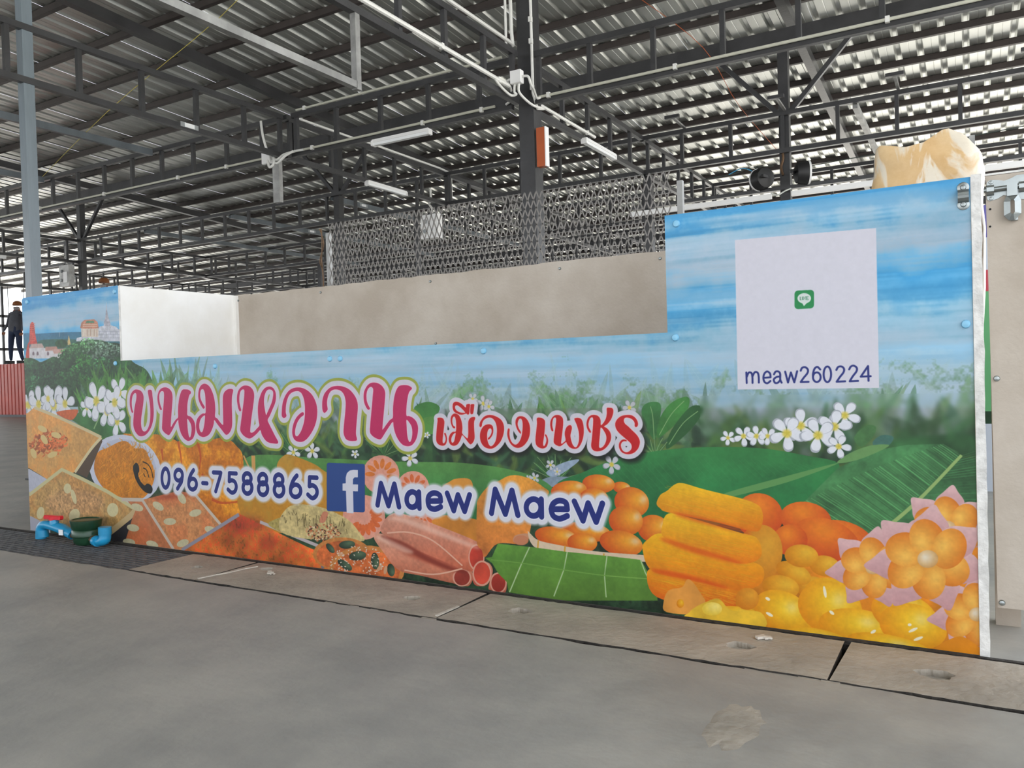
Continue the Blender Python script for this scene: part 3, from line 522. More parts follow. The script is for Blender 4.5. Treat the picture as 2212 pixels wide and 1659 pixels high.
for x, y, rx, ry, a in [(620, 1050, 90, 60, 10), (540, 1170, 90, 60, 0), (180, 1265, 75, 66, 0), (440, 1090, 108, 58, 25), (365, 1172, 108, 68, 10), (485, 992, 98, 66, 5)]: ball(N_, x, y, rx, ry, (212, 128, 14), (242, 184, 50), ang=a)
for x, y, rx, ry, a in [(640, 1240, 150, 120, 20), (120, 1345, 170, 60, 8), (380, 1320, 180, 120, 25), (650, 1290, 190, 150, 20), (820, 1410, 240, 110, 10), (1080, 1330, 200, 120, 20), (1130, 1400, 200, 130, 15), (560, 1490, 240, 80, 10), (1000, 1520, 260, 70, 12)]: ball(N_, x, y, rx, ry, (230, 138, 12), (252, 208, 44), hl=(.1, -.3), ang=a, white=.35)
for x, y, w_, a in [(620, 1200, 60, 80), (660, 1320, 30, 40), (290, 1240, 26, 30), (300, 1330, 40, 30), (900, 1430, 30, -30), (1130, 1420, 50, -25), (1160, 1470, 50, -20), (1110, 1390, 20, 0)]: ell(N_, x, y, w_*.6, 9, (246, 236, 206), ang=a, n=10)
poly(M_, [(1060, 1440), (1090, 1370), (1170, 1350), (1200, 1305), (1235, 1320), (1290, 1400), (1310, 1440), (1280, 1510), (1080, 1500)], (232, 156, 66), nc=.2); ball(M_, 1160, 1448, 22, 26, (224, 130, 10), (250, 190, 40))
poly(M_, [(1215, 1500), (1250, 1470), (1310, 1440), (1390, 1420), (1470, 1490), (1640, 1500), (1640, 1600), (1215, 1540)], (238, 190, 52), nc=.3); ball(M_, 1350, 1480, 60, 40, (240, 200, 60), (250, 226, 120))
ball(M_, 1560, 1420, 70, 66, (214, 124, 20), (232, 160, 44))
def sweet(T, x, y, s):
    for i in range(7):
        a = i*2*np.pi/7+.3; c, sn = np.cos(a), np.sin(a); t = np.array([[120, -80], [215, -100], [285, -50], [345, 8], [290, 50], [215, 98], [120, 80]])*s
        poly(T, np.stack([x+c*t[:, 0]-sn*t[:, 1], y+sn*t[:, 0]*.85+c*t[:, 1]*.85], 1), (226, 184, 184), grad=(202, 150, 152), nf=.12)
    for i in range(6):
        a = i*np.pi/3+.5; ball(T, x+132*s*np.cos(a), y+106*s*np.sin(a), 112*s, 92*s, (222, 124, 34), (250, 190, 84), hl=(0, -.4), ang=np.degrees(a)*.9)
    ball(T, x, y, 56*s, 48*s, (206, 150, 80), (240, 222, 190), hl=(-.2, -.2), white=.5)
sweet(N_, 1330, 830, .85); sweet(N_, 900, 1060, .82); sweet(N_, 1500, 1330, .85); sweet(N_, 1215, 1010, 1.08)
poly(N_, [(1240, 1540), (1330, 1480), (1420, 1460), (1530, 1540), (1530, 1600), (1240, 1600)], (230, 140, 20), nc=.2)
# ---- white card (the square code is left out), logo, id line
poly(P_, [(1587.5, 518.5), (1892.5, 492.5), (1899, 838), (1593.5, 841.5)], (222, 220, 232), sm=False, nf=.03)
def rr(T, x0, y0, x1, y1, r, col, sk=0.):
    q = []
    for cx, cy, a in ((x1-r, y0+r, -90), (x1-r, y1-r, 0), (x0+r, y1-r, 90), (x0+r, y0+r, 180)):
        for k in range(5): t = np.radians(a+k*22.5); q.append((cx+r*np.cos(t), cy+r*np.sin(t)+(cx+r*np.cos(t)-x0)*sk))
    poly(T, q, col, sm=False)
rr(J, 628, 636, 822, 820, 34, (28, 140, 76), -.05)
ell(J, 725, 712, 68, 52, (224, 232, 228)); poly(J, [(700, 752), (722, 790), (760, 748)], (224, 232, 228), sm=False)
for q in ([(684, 696), (684, 728), (697, 727)], [(707, 695), (707, 727)], [(717, 727), (717, 694), (737, 726), (737, 693)], [(768, 692), (748, 693), (748, 726), (768, 725)], [(748, 709), (765, 708)]): line(J, q, 3, (24, 110, 66), sm=False)
def strokes(T, lst, hw, sm=True):
    out = []
    for q in lst:
        s_ = True
        if isinstance(q, tuple) and q[0] == 'e': _, cx, cy, rx, ry = q; t = np.arange(29)/28*2*np.pi; p = np.stack([cx+rx*np.cos(t), cy+ry*np.sin(t)], 1)
        elif isinstance(q, tuple) and q[0] == 's': p = smooth(q[1], 6, closed=False)
        else: p = np.array(q, float)
        s = np.linalg.norm(tx(T([p[0]]))-tx(T([p[0]+[0, 1]]))); out.append((tx(T(p)), hw*s*1.1))
    return out
NAVY = (30, 44, 122)
mid = [[(148, 1450), (152, 1555)], ('s', [(152, 1495), (172, 1452), (198, 1455), (208, 1490), (210, 1554)]), ('s', [(209, 1490), (232, 1448), (260, 1452), (271, 1488), (273, 1551)]),
       [(322, 1503), (390, 1498)], ('s', [(390, 1498), (384, 1460), (355, 1440), (328, 1462), (318, 1505), (330, 1545), (358, 1557), (388, 1535)]),
       ('s', [(424, 1468), (440, 1442), (470, 1442), (485, 1465), (486, 1520), (500, 1552)]), ('s', [(485, 1490), (448, 1496), (422, 1520), (434, 1553), (462, 1552), (486, 1525)]),
       [(535, 1442), (563, 1550), (592, 1450), (626, 1548), (654, 1438)],
       ('s', [(690, 1432), (704, 1404), (735, 1398), (760, 1420), (757, 1455), (720, 1502), (690, 1545)]), [(690, 1545), (768, 1543)],
       ('e', 850, 1497, 38, 48), ('s', [(884, 1420), (856, 1395), (828, 1412), (813, 1460), (812, 1497)]), ('e', 955, 1468, 37, 78),
       ('s', [(1045, 1425), (1062, 1396), (1095, 1390), (1120, 1412), (1116, 1448), (1080, 1495), (1048, 1542)]), [(1048, 1542), (1132, 1538)],
       ('s', [(1172, 1420), (1190, 1390), (1220, 1383), (1248, 1405), (1244, 1440), (1208, 1488), (1178, 1538)]), [(1178, 1538), (1260, 1534)], [(1365, 1533), (1360, 1386), (1288, 1492), (1386, 1487)]]
st = strokes(J, mid, 8.5); lay(sdf([], st, 20), 0, NAVY)
# ---- phone number, names
eight = lambda x, y1, y2, k=1.: [('e', x, y1, 77*k, 98*k), ('e', x+7, y2, 88*k, 120*k)]
num = strokes(F_, [('e', 807, 578, 72, 190), ('e', 1068, 520, 76, 108), ('s', [(1143, 540), (1125, 650), (1085, 720), (1045, 788)]), ('e', 1346, 698, 78, 108), ('s', [(1268, 690), (1280, 590), (1320, 490), (1365, 420)]), [(1546, 678), (1634, 684)], [(1758, 466), (1908, 472), (1895, 540), (1806, 842)],
                   [(2215, 488), (2078, 480), (2074, 640)], ('s', [(2074, 642), (2130, 622), (2190, 660), (2216, 750), (2188, 840), (2125, 868), (2052, 806)])], 39)
num += strokes(G, eight(312, 582, 768)+eight(622, 600, 790, 1.03)+eight(940, 614, 812, 1.07)+[('e', 1277, 832, 102, 122), ('s', [(1176, 800), (1200, 700), (1245, 600), (1302, 530)]), [(1700, 572), (1556, 564), (1550, 738)], ('s', [(1550, 738), (1612, 722), (1678, 765), (1706, 850), (1680, 935), (1608, 977), (1522, 908)])], 42)
n1 = strokes(Hh, [[(752, 655), (800, 355), (905, 665), (988, 365), (1053, 680)], ('e', 1240, 580, 80, 108), [(1333, 475), (1340, 700)], [(1462, 602), (1640, 600)], ('s', [(1640, 600), (1625, 520), (1550, 487), (1480, 520), (1458, 600), (1485, 690), (1560, 714), (1640, 680)]), [(1730, 492), (1822, 735), (1882, 515), (1975, 745), (2045, 515)]], 36)
n2 = strokes(I_, [[(175, 655), (220, 373), (340, 665), (420, 385), (490, 678)], ('e', 678, 588, 88, 100), [(770, 490), (773, 698)], [(888, 608), (1080, 608)], ('s', [(1080, 608), (1062, 530), (985, 505), (915, 540), (890, 612), (915, 690), (990, 722), (1080, 688)]), [(1165, 515), (1268, 745), (1330, 537), (1425, 760), (1500, 540)]], 32)
for st, off in ((num, 15), (n1, 16), (n2, 14)):
    r = sdf([], st, 40); lay(r, off+4, (214, 214, 224), soft=9, alpha=.85); lay(r, off, (222, 222, 232), soft=3); lay(r, 2.5, (236, 236, 250), soft=2); lay(r, 0, NAVY, nf=.1)
ph = [(215, 275), (250, 290), (278, 350), (285, 440), (262, 490), (275, 560), (310, 640), (360, 700), (395, 725), (440, 688), (500, 708), (545, 770), (545, 840), (510, 885), (440, 875), (370, 830), (290, 740), (220, 620), (180, 500), (160, 400), (165, 330)]
poly(F_, ph, (24, 24, 24)); lay(sdf([], strokes(F_, [('s', [(360, 255), (450, 300), (520, 410), (555, 565)]), ('s', [(368, 380), (430, 420), (475, 560)]), [(372, 495), (398, 548)]], 11), 8), 0, (30, 26, 20))
rr(Hh, 38, 62, 574, 742, 30, (38, 72, 138), .035)
poly(Hh, [(475, 165), (475, 268), (430, 268), (408, 290), (405, 365), (478, 368), (475, 465), (408, 462), (415, 775), (318, 765), (308, 458), (260, 455), (260, 355), (305, 352), (305, 270), (320, 210), (360, 172), (410, 163)], (218, 218, 230), sm=False)
# ---- Thai title
sh = lambda q, dx=2028: [(x-dx, y) for x, y in q]
T1 = [(A, [(240, 845), (258, 828), (240, 780), (228, 700), (228, 600), (245, 510), (275, 460), (300, 452), (318, 475), (318, 560), (295, 680), (275, 800), (262, 950), (258, 1080), (275, 1170), (320, 1255), (375, 1305), (430, 1312), (500, 1285), (570, 1210), (625, 1100), (655, 970), (665, 830), (655, 660), (640, 520), (632, 430), (615, 392), (580, 385), (550, 400), (550, 450), (570, 560), (590, 700), (597, 850), (590, 1000), (570, 1100), (535, 1180), (495, 1215), (455, 1210), (425, 1160), (412, 1060), (418, 930), (440, 780), (460, 620), (462, 520), (440, 450), (400, 405), (350, 385), (290, 385), (235, 430), (200, 500), (188, 590), (190, 690), (205, 770), (225, 835)], None),
 (A, [(808, 790), (828, 775), (800, 700), (778, 600), (775, 500), (795, 435), (830, 412), (862, 430), (870, 500), (862, 650), (850, 800), (838, 950), (832, 1080), (832, 1170), (870, 1230), (920, 1270), (965, 1290), (1000, 1250), (1040, 1180), (1090, 1080), (1148, 985), (1155, 1040), (1175, 1150), (1210, 1260), (1265, 1350), (1330, 1400), (1380, 1400), (1440, 1360), (1480, 1270), (1495, 1170), (1485, 1060), (1450, 980), (1395, 920), (1335, 895), (1332, 800), (1335, 680), (1350, 580), (1375, 490), (1405, 455), (1395, 415), (1350, 385), (1300, 380), (1240, 385), (1205, 440), (1175, 540), (1155, 680), (1148, 820), (1150, 935), (1105, 980), (1050, 1060), (1015, 1122), (1003, 1110), (1008, 1000), (1020, 830), (1032, 680), (1040, 540), (1025, 440), (985, 380), (930, 345), (870, 340), (810, 365), (765, 420), (742, 500), (740, 590), (755, 680), (785, 770)], [(1332, 965), (1370, 1010), (1405, 1080), (1418, 1170), (1410, 1260), (1395, 1320), (1378, 1335), (1360, 1290), (1345, 1200), (1335, 1080)]),
 (A, [(1655, 765), (1680, 745), (1675, 715), (1635, 650), (1600, 570), (1588, 490), (1600, 400), (1630, 375), (1660, 390), (1685, 470), (1695, 600), (1698, 720), (1695, 850), (1640, 860), (1580, 900), (1530, 970), (1507, 1070), (1510, 1170), (1540, 1260), (1590, 1310), (1650, 1328), (1720, 1310), (1780, 1260), (1830, 1160), (1860, 1060), (1870, 990), (1930, 1070), (2000, 1160), (2060, 1240), (2110, 1285), (2165, 1250), (2205, 1180), (2226, 1080), (2226, 900), (2218, 700), (2223, 520), (2243, 430), (2246, 390), (2220, 372), (2170, 370), (2118, 390), (2068, 440), (2043, 520), (2040, 650), (2046, 900), (2048, 1070), (2032, 1082), (1990, 1040), (1930, 960), (1885, 925), (1890, 800), (1885, 680), (1865, 540), (1830, 430), (1790, 345), (1740, 290), (1690, 268), (1640, 275), (1590, 320), (1560, 400), (1550, 500), (1560, 590), (1590, 670), (1630, 740)], [(1685, 900), (1680, 1000), (1665, 1110), (1640, 1210), (1615, 1235), (1590, 1210), (1572, 1140), (1575, 1050), (1600, 970), (1640, 920)]),
 (B, [(350, 815), (378, 795), (360, 720), (342, 620), (345, 500), (370, 410), (410, 380), (440, 395), (440, 480), (430, 600), (410, 750), (390, 900), (370, 1060), (358, 1180), (385, 1250), (440, 1310), (510, 1350), (560, 1355), (620, 1320), (690, 1260), (758, 1190), (785, 1270), (830, 1350), (880, 1410), (950, 1445), (1020, 1455), (1095, 1460), (1115, 1430), (1100, 1390), (1050, 1300), (990, 1180), (940, 1080), (905, 990), (950, 900), (1000, 780), (1050, 660), (1070, 560), (1065, 450), (1030, 370), (980, 330), (930, 322), (860, 345), (800, 410), (760, 500), (725, 620), (710, 760), (715, 900), (728, 1020), (740, 1100), (690, 1160), (640, 1215), (600, 1240), (570, 1240), (557, 1215), (565, 1100), (585, 930), (610, 750), (632, 580), (635, 470), (610, 390), (560, 330), (500, 305), (430, 305), (370, 340), (325, 400), (300, 480), (292, 580), (305, 680), (325, 770)], [(945, 380), (990, 395), (1015, 440), (1010, 530), (985, 640), (940, 750), (895, 850), (878, 890), (862, 850), (845, 750), (832, 640), (840, 520), (870, 430), (905, 390)]),
 (B, [(1185, 900), (1215, 945), (1255, 940), (1280, 900), (1265, 840), (1268, 720), (1290, 600), (1330, 500), (1390, 440), (1470, 415), (1530, 420), (1580, 460), (1620, 550), (1640, 650), (1648, 760), (1645, 900), (1630, 1020), (1600, 1130), (1560, 1230), (1510, 1300), (1480, 1312), (1455, 1290), (1450, 1210), (1470, 1110), (1510, 1010), (1570, 930), (1618, 895), (1625, 848), (1590, 835), (1530, 880), (1470, 950), (1420, 1060), (1395, 1180), (1400, 1290), (1440, 1380), (1510, 1420), (1600, 1420), (1680, 1370), (1760, 1270), (1830, 1140), (1875, 1000), (1893, 850), (1885, 720), (1850, 600), (1790, 490), (1710, 410), (1620, 360), (1530, 340), (1430, 350), (1340, 395), (1270, 480), (1220, 590), (1195, 700), (1188, 800)], None),
 (Cc, [(-28, 800), (0, 845), (30, 835), (68, 790), (70, 750), (60, 680), (62, 600), (85, 500), (130, 420), (190, 385), (260, 382), (330, 405), (390, 470), (420, 560), (432, 650), (425, 800), (410, 950), (395, 1100), (388, 1230), (405, 1310), (450, 1380), (530, 1405), (640, 1400), (655, 1360), (640, 1300), (635, 1230), (645, 1080), (660, 900), (672, 760), (665, 640), (630, 540), (570, 450), (500, 380), (400, 330), (300, 310), (180, 320), (100, 360), (40, 420), (0, 480), (-30, 580), (-38, 700)], None),
 (Cc, [(880, 785), (915, 760), (880, 690), (850, 600), (845, 480), (870, 380), (920, 330), (960, 340), (980, 390), (970, 500), (955, 700), (935, 900), (920, 1080), (915, 1230), (960, 1300), (1030, 1350), (1110, 1375), (1150, 1350), (1200, 1270), (1290, 1130), (1370, 1025), (1385, 1120), (1420, 1260), (1490, 1400), (1580, 1490), (1680, 1510), (1760, 1480), (1830, 1380), (1865, 1250), (1870, 1120), (1830, 1010), (1760, 940), (1690, 910), (1640, 900), (1640, 750), (1655, 600), (1690, 440), (1748, 370), (1735, 335), (1670, 300), (1580, 295), (1500, 310), (1450, 370), (1410, 480), (1385, 620), (1372, 780), (1370, 940), (1310, 990), (1240, 1080), (1175, 1172), (1162, 1160), (1175, 1000), (1195, 780), (1212, 580), (1218, 450), (1190, 360), (1130, 290), (1050, 250), (960, 245), (890, 275), (830, 350), (795, 440), (788, 540), (800, 640), (835, 730)], [(1640, 985), (1690, 1030), (1740, 1110), (1758, 1220), (1750, 1330), (1725, 1410), (1700, 1425), (1675, 1380), (1655, 1280), (1645, 1130)])]
T2 = [(D, [(140, 490), (200, 482), (250, 500), (275, 560), (270, 650), (255, 780), (240, 930), (248, 988), (275, 985), (298, 940), (300, 880), (285, 830), (270, 800), (295, 785), (315, 830), (328, 900), (320, 970), (290, 1025), (235, 1040), (170, 1020), (125, 970), (112, 900), (118, 780), (130, 640), (142, 540)], None),
 (D, [(480, 695), (490, 665), (455, 640), (435, 580), (435, 510), (455, 465), (480, 462), (500, 510), (510, 600), (505, 750), (450, 762), (400, 800), (370, 860), (362, 930), (385, 1000), (430, 1035), (480, 1040), (540, 1010), (590, 930), (615, 860), (635, 830), (690, 890), (750, 970), (795, 1012), (840, 980), (870, 920), (878, 850), (868, 700), (868, 560), (890, 500), (880, 470), (840, 468), (790, 490), (755, 550), (750, 650), (752, 780), (740, 890), (700, 870), (630, 795), (635, 700), (625, 590), (600, 500), (560, 430), (500, 400), (450, 410), (410, 460), (400, 540), (415, 620), (445, 680)], [(500, 785), (490, 860), (470, 950), (445, 980), (420, 970), (412, 920), (425, 860), (460, 805)]),
 (D, [(540, 402), (480, 370), (445, 310), (440, 240), (455, 190), (500, 165), (560, 175), (630, 215), (700, 280), (710, 230), (730, 215), (785, 215), (780, 300), (770, 400), (740, 420), (710, 400), (640, 420), (580, 418)], [(500, 240), (540, 238), (600, 280), (660, 340), (690, 380), (640, 385), (570, 370), (510, 330), (488, 280)]),
 (D, [(800, 220), (865, 215), (868, 260), (850, 390), (820, 412), (795, 400), (790, 330), (795, 260)], None),
 (D, [(975, 650), (1000, 670), (1022, 640), (1030, 590), (1060, 530), (1120, 490), (1190, 480), (1250, 510), (1300, 590), (1322, 700), (1318, 820), (1300, 930), (1260, 1010), (1210, 1050), (1170, 1030), (1140, 960), (1128, 880), (1128, 800), (1145, 730), (1180, 695), (1210, 710), (1218, 760), (1200, 820), (1165, 870), (1142, 890), (1150, 920), (1190, 890), (1235, 820), (1250, 740), (1240, 660), (1200, 620), (1140, 615), (1070, 640), (1020, 700), (990, 780), (985, 880), (1010, 980), (1070, 1060), (1150, 1095), (1230, 1095), (1310, 1050), (1390, 960), (1440, 850), (1465, 730), (1455, 620), (1410, 530), (1330, 470), (1240, 435), (1150, 430), (1070, 460), (1010, 530), (980, 590)], None),
 (D, [(1545, 700), (1575, 710), (1570, 790), (1580, 880), (1610, 960), (1660, 1010), (1710, 1015), (1760, 970), (1800, 890), (1825, 780), (1835, 660), (1830, 560), (1805, 505), (1770, 505), (1745, 550), (1735, 620), (1760, 700), (1800, 770), (1790, 800), (1740, 740), (1705, 660), (1692, 590), (1700, 520), (1740, 465), (1800, 452), (1870, 470), (1930, 530), (1970, 620), (1982, 740), (1965, 860), (1920, 960), (1850, 1040), (1770, 1080), (1690, 1075), (1610, 1020), (1560, 940), (1530, 840), (1530, 760)], None),
 (E_, [(0, 490), (80, 485), (130, 510), (160, 560), (155, 700), (140, 850), (122, 980), (128, 1040), (150, 1040), (175, 990), (188, 930), (178, 870), (155, 830), (175, 815), (200, 850), (220, 920), (215, 1000), (180, 1070), (110, 1095), (30, 1070), (-20, 1010), (-30, 900), (-15, 750), (0, 600)], None),
 (E_, [(300, 750), (325, 740), (305, 650), (308, 560), (330, 490), (370, 480), (382, 530), (365, 680), (345, 820), (332, 960), (360, 1010), (410, 1040), (460, 1050), (510, 1020), (578, 968), (595, 1000), (640, 1060), (700, 1095), (770, 1100), (830, 1070), (890, 970), (925, 840), (930, 700), (915, 590), (880, 510), (820, 485), (760, 492), (745, 515), (790, 620), (830, 760), (838, 900), (820, 1000), (790, 1060), (755, 1070), (710, 1020), (680, 930), (665, 840), (680, 760), (695, 690), (680, 640), (640, 632), (590, 670), (560, 740), (552, 820), (570, 930), (530, 975), (495, 1000), (480, 985), (490, 880), (510, 720), (522, 580), (510, 490), (460, 440), (400, 428), (340, 445), (290, 500), (265, 580), (268, 670), (285, 730)], None),
 (E_, [(1050, 780), (1075, 760), (1035, 680), (1025, 600), (1050, 510), (1085, 475), (1115, 490), (1118, 580), (1105, 760), (1090, 920), (1078, 1030), (1095, 1100), (1150, 1145), (1230, 1150), (1320, 1120), (1400, 1050), (1460, 950), (1475, 850), (1450, 760), (1390, 690), (1335, 655), (1400, 610), (1470, 520), (1510, 420), (1520, 340), (1500, 295), (1440, 285), (1390, 295), (1390, 400), (1370, 500), (1320, 590), (1270, 630), (1265, 530), (1230, 460), (1170, 430), (1090, 430), (1030, 470), (995, 540), (985, 620), (1000, 700)], [(1270, 675), (1330, 740), (1375, 830), (1380, 920), (1350, 1010), (1300, 1070), (1255, 1085), (1235, 1060), (1240, 950), (1255, 800)]),
 (E_, [(1945, 650), (1975, 670), (2005, 640), (2010, 590), (1985, 520), (1930, 460), (1860, 430), (1770, 430), (1680, 450), (1610, 500), (1565, 570), (1560, 650), (1590, 730), (1650, 800), (1730, 870), (1800, 930), (1860, 985), (1885, 1040), (1880, 1100), (1840, 1150), (1780, 1170), (1720, 1150), (1680, 1090), (1670, 1020), (1690, 975), (1730, 950), (1785, 950), (1775, 925), (1720, 915), (1670, 940), (1635, 1000), (1635, 1080), (1680, 1160), (1750, 1200), (1840, 1208), (1930, 1180), (2010, 1100), (2045, 1000), (2040, 920), (1990, 830), (1900, 740), (1820, 660), (1750, 600), (1728, 540), (1745, 490), (1800, 480), (1870, 500), (1920, 540), (1945, 590)], None)]
def letters(lst, layers, pad):
    rsd = []
    for T, o, hl in lst: rsd.append(sdf([tx(T(smooth(o, 3)))]+([tx(T(smooth(hl, 3)))] if hl else []), [], pad))
    for off, col, soft, al in layers:
        for r in rsd: lay(r, off, col, soft, alpha=al, nf=.05)
T2s = [sdf([tx(T(smooth(o, 3)))+np.array([6, 9])], [], 34) for T, o, hl in T2]
for r in T2s: lay(r, 14, (16, 14, 16), soft=14, alpha=.8)
letters(T1, [(26, (158, 168, 66), 1.5, 1), (17, (214, 208, 222), 1.5, 1), (2.2, (240, 206, 220), 1.2, 1), (0, (196, 36, 96), 1.2, 1)], 30)
letters(T2, [(13, (212, 208, 220), 1.5, 1), (1.8, (240, 204, 208), 1.2, 1), (0, (196, 22, 28), 1.2, 1)], 20)
img = np.clip(img*INK, 0, 255)
# ------------------------------------------------------------------ end of printed artwork
# ------------------------------------------------------------------ floor and drain channel
def plane(name, x0, x1, y0, y1, z, m, label=None):
    o = MB().add([(x0, y0, z), (x1, y0, z), (x1, y1, z), (x0, y1, z)], [(0, 1, 2, 3)]).build(name, m); return tag(o, kind='structure')
def wob(xs, y, a): return [(x, y+R.uniform(-a, a)) for x in xs]
fl = MB(); xs = [-60, -30, -15, -8, -5]+[-4+i*.06 for i in range(92)]+[1.6, 3, 6, 15, 60]
ed = [(x, 1.966+(R.uniform(-.006, .004) if -4 < x < 1.6 else 0)) for x in xs]
vs = [(x, -45, 0) for x in xs]+[(x, y, 0) for x, y in ed]+[(x, y, -.06) for x, y in ed]; n = len(xs)
fl.add(vs, [(i, i+1, i+1+n, i+n) for i in range(n-1)]+[(i+n, i+1+n, i+1+2*n, i+2*n) for i in range(n-1)])
fl.build('floor', M['concrete']); tag(bpy.data.objects['floor'], kind='structure')
fb = MB().add([(-60, 2.302, 0), (60, 2.302, 0), (60, 90, 0), (-60, 90, 0)], [(0, 1, 2, 3)])
tag(fb.build('floor', M['concrete']), kind='structure')
tag(MB().add([(-60, 1.9, -.3), (60, 1.9, -.3), (60, 2.4, -.3), (-60, 2.4, -.3), (-60, 1.966, -.06), (60, 1.966, -.06), (-60, 1.966, -.3), (60, 1.966, -.3), (-60, 2.302, -.3), (60, 2.302, -.3), (60, 2.3025, .0), (-60, 2.3025, .0)], [(0, 1, 2, 3), (4, 6, 7, 5), (8, 9, 10, 11)]).build('trim_1', M['pit']), kind='structure')  # back wall below the board in dark pit colour, imitating shade in the gap
TAPER = .012
def cover(x0, x1, holes, label, nm='channel_cover', par=None):
    cx, cy = (x0+x1)/2, 2.124; y0, y1 = 1.9755, 2.272; N = 48; m = MB(); cuts = [x0]+[(holes[i][0]+holes[i+1][0])/2 for i in range(len(holes)-1)]+[x1]
    for hi_, (hx, hy, hr) in enumerate(holes):
        xa, xb = cuts[hi_], cuts[hi_+1]; top = []; inn = []
        for k in range(N):
            a = 2*math.pi*k/N; dx, dy = math.cos(a), math.sin(a)
            tx_ = ((xb-hx)/dx if dx > 0 else (xa-hx)/dx) if abs(dx) > 1e-6 else 1e9; ty_ = ((y1-hy)/dy if dy > 0 else (y0-hy)/dy) if abs(dy) > 1e-6 else 1e9
            t = min(tx_, ty_); jj = .0035 if ty_ < tx_ else (.0025 if (dx > 0 and xb == x1) or (dx < 0 and xa == x0) else 0)
            top.append([hx+dx*t, hy+dy*t+(R.uniform(-jj, jj) if ty_ < tx_ else 0)]); r = hr*(1+.10*math.sin(3*a+hx*9)+.06*math.sin(7*a)+R.uniform(-.03, .03)); inn.append([hx+dx*r*1.1, hy+dy*r*.85])
        for c_ in ((xa, y0), (xb, y0), (xb, y1), (xa, y1)):
            if c_ == (x0, y1): c_ = (x0+TAPER, y1)
            k = min(range(N), key=lambda i: (top[i][0]-c_[0])**2+(top[i][1]-c_[1])**2); top[k] = [c_[0], c_[1]]
        if xa == x0:
            for p in top:
                if abs(p[0]-x0) < 1e-6: p[0] = x0+TAPER*(p[1]-y0)/(y1-y0)
        vs = [(p[0]-cx, p[1]-cy, 0) for p in top]+[(p[0]-cx, p[1]-cy, 0) for p in inn]+[(p[0]-cx, p[1]-cy, -.05) for p in inn]+[(p[0]-cx, p[1]-cy, -.07) for p in top]
        f1 = []; f2 = []
        for k in range(N):
            q = (k+1) % N; f1 += [(k, q, N+q, N+k)]; f1 += [(N+k, N+q, 2*N+q, 2*N+k)]; f2 += [(2*N+k, 2*N+q, 3*N+q, 3*N+k)]
            if not (abs(top[k][0]-top[q][0]) < 1e-6 and x0 < top[k][0] < x1): f2.append((3*N+k, 3*N+q, q, k))
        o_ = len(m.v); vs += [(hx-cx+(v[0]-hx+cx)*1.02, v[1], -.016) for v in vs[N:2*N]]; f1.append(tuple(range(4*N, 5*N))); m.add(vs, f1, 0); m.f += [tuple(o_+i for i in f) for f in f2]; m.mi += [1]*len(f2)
    o = m.build('channel_cover', [M['cover'], M['rubble']]); o.location = (cx, cy, .002)  # slab sides take the dark material as painted shade in the joints
    return tag(o, label, 'cover slab', 'concrete covers of the drain channel')
cover(-2.93, -2.535, [(-2.70, 2.117, .024)], 'short cracked concrete channel cover beside the dark grating')
cover(-2.532, -1.432, [(-2.411, 2.21, .026), (-1.632, 2.121, .028)], 'concrete channel cover under the phone number and sesame cookies of the printed front')
cover(-1.429, -.308, [(-1.234, 2.145, .033), (-.548, 2.121, .034)], 'concrete channel cover under the green leaf print, chipped along its front edge')
cover(-.303, .80, [(-.089, 2.119, .037), (.5, 2.12, .033)], 'concrete channel cover at the right corner of the stall with the largest lifting hole')
cover(.81, 1.9, [(1.3, 2.12, .03)], 'concrete channel cover running out of the frame at the right below the gate panel')
gr = MB()                                                # second lifting notches with cement crumbs, grating
for i in range(12):
    y = 1.975+i*.0265; gr.box((-4.46, y, -.012), (3.04, .010, .02))
    for k in range(40):
        x = -5.96+k*.076+(.038 if i % 2 else 0)
        if i < 11: gr.box((x, y+.0132, -.012), (.012, .018, .018))
o = gr.build('drain_grating', M['grate']); tag(o, 'dark slotted drain grating at the left end of the channel', 'drain grate')
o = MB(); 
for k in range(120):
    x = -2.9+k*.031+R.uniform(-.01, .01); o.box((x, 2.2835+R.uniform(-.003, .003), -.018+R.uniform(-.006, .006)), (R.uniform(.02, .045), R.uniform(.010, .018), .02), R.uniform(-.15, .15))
o.box((-1.2, 2.2925, -.03), (6.4, .014, .062))  # added dark bar closing the bright slit under the board, as gap shade
tag(o.build('rubble_edge', M['rubble']), 'crumbled concrete edge and dark strip standing in for gap shade along the foot of the printed front', 'rubble', kind='stuff')
o = MB()
for (x, y, r) in [(-2.33, 2.16, .02), (-.50, 2.20, .02)]:
    for k in range(7):
        a = R.uniform(0, 6.28); q = r*R.random(); s_ = R.uniform(.006, .014); o.box((x+q*math.cos(a), y+q*math.sin(a)*.6, .004+s_*.25), (s_*1.6, s_, s_*.5), a)
pth = [(-2.535, 1.99), (-2.52, 2.05), (-2.5, 2.1), (-2.49, 2.17), (-2.47, 2.22)]
for a, b in zip(pth[:-1], pth[1:]): o.bar((a[0], a[1], .004), (b[0], b[1], .004), .010, .003)
o.bar((-1.440, 1.99, .004), (-1.433, 2.10, .004), .010, .003)
tag(o.build('cement_crumbs', M['crumb']), 'pale cement crumbs and smears on the channel covers', 'debris', kind='stuff')
o = MB()
for a, b in ((-1.88, -1.47), (-.50, -.31), (-.28, -.16)):
    x = a
    while x < b: w_ = R.uniform(.03, .07); o.box((x+w_/2, 1.9705, -.012+R.uniform(-.002, .002)), (w_, .014, .02), R.uniform(-.03, .03)); x += w_
tag(o.build('mortar_fill', M['cover']), 'mortar smeared into parts of the joint in front of the channel covers', 'mortar', kind='stuff')
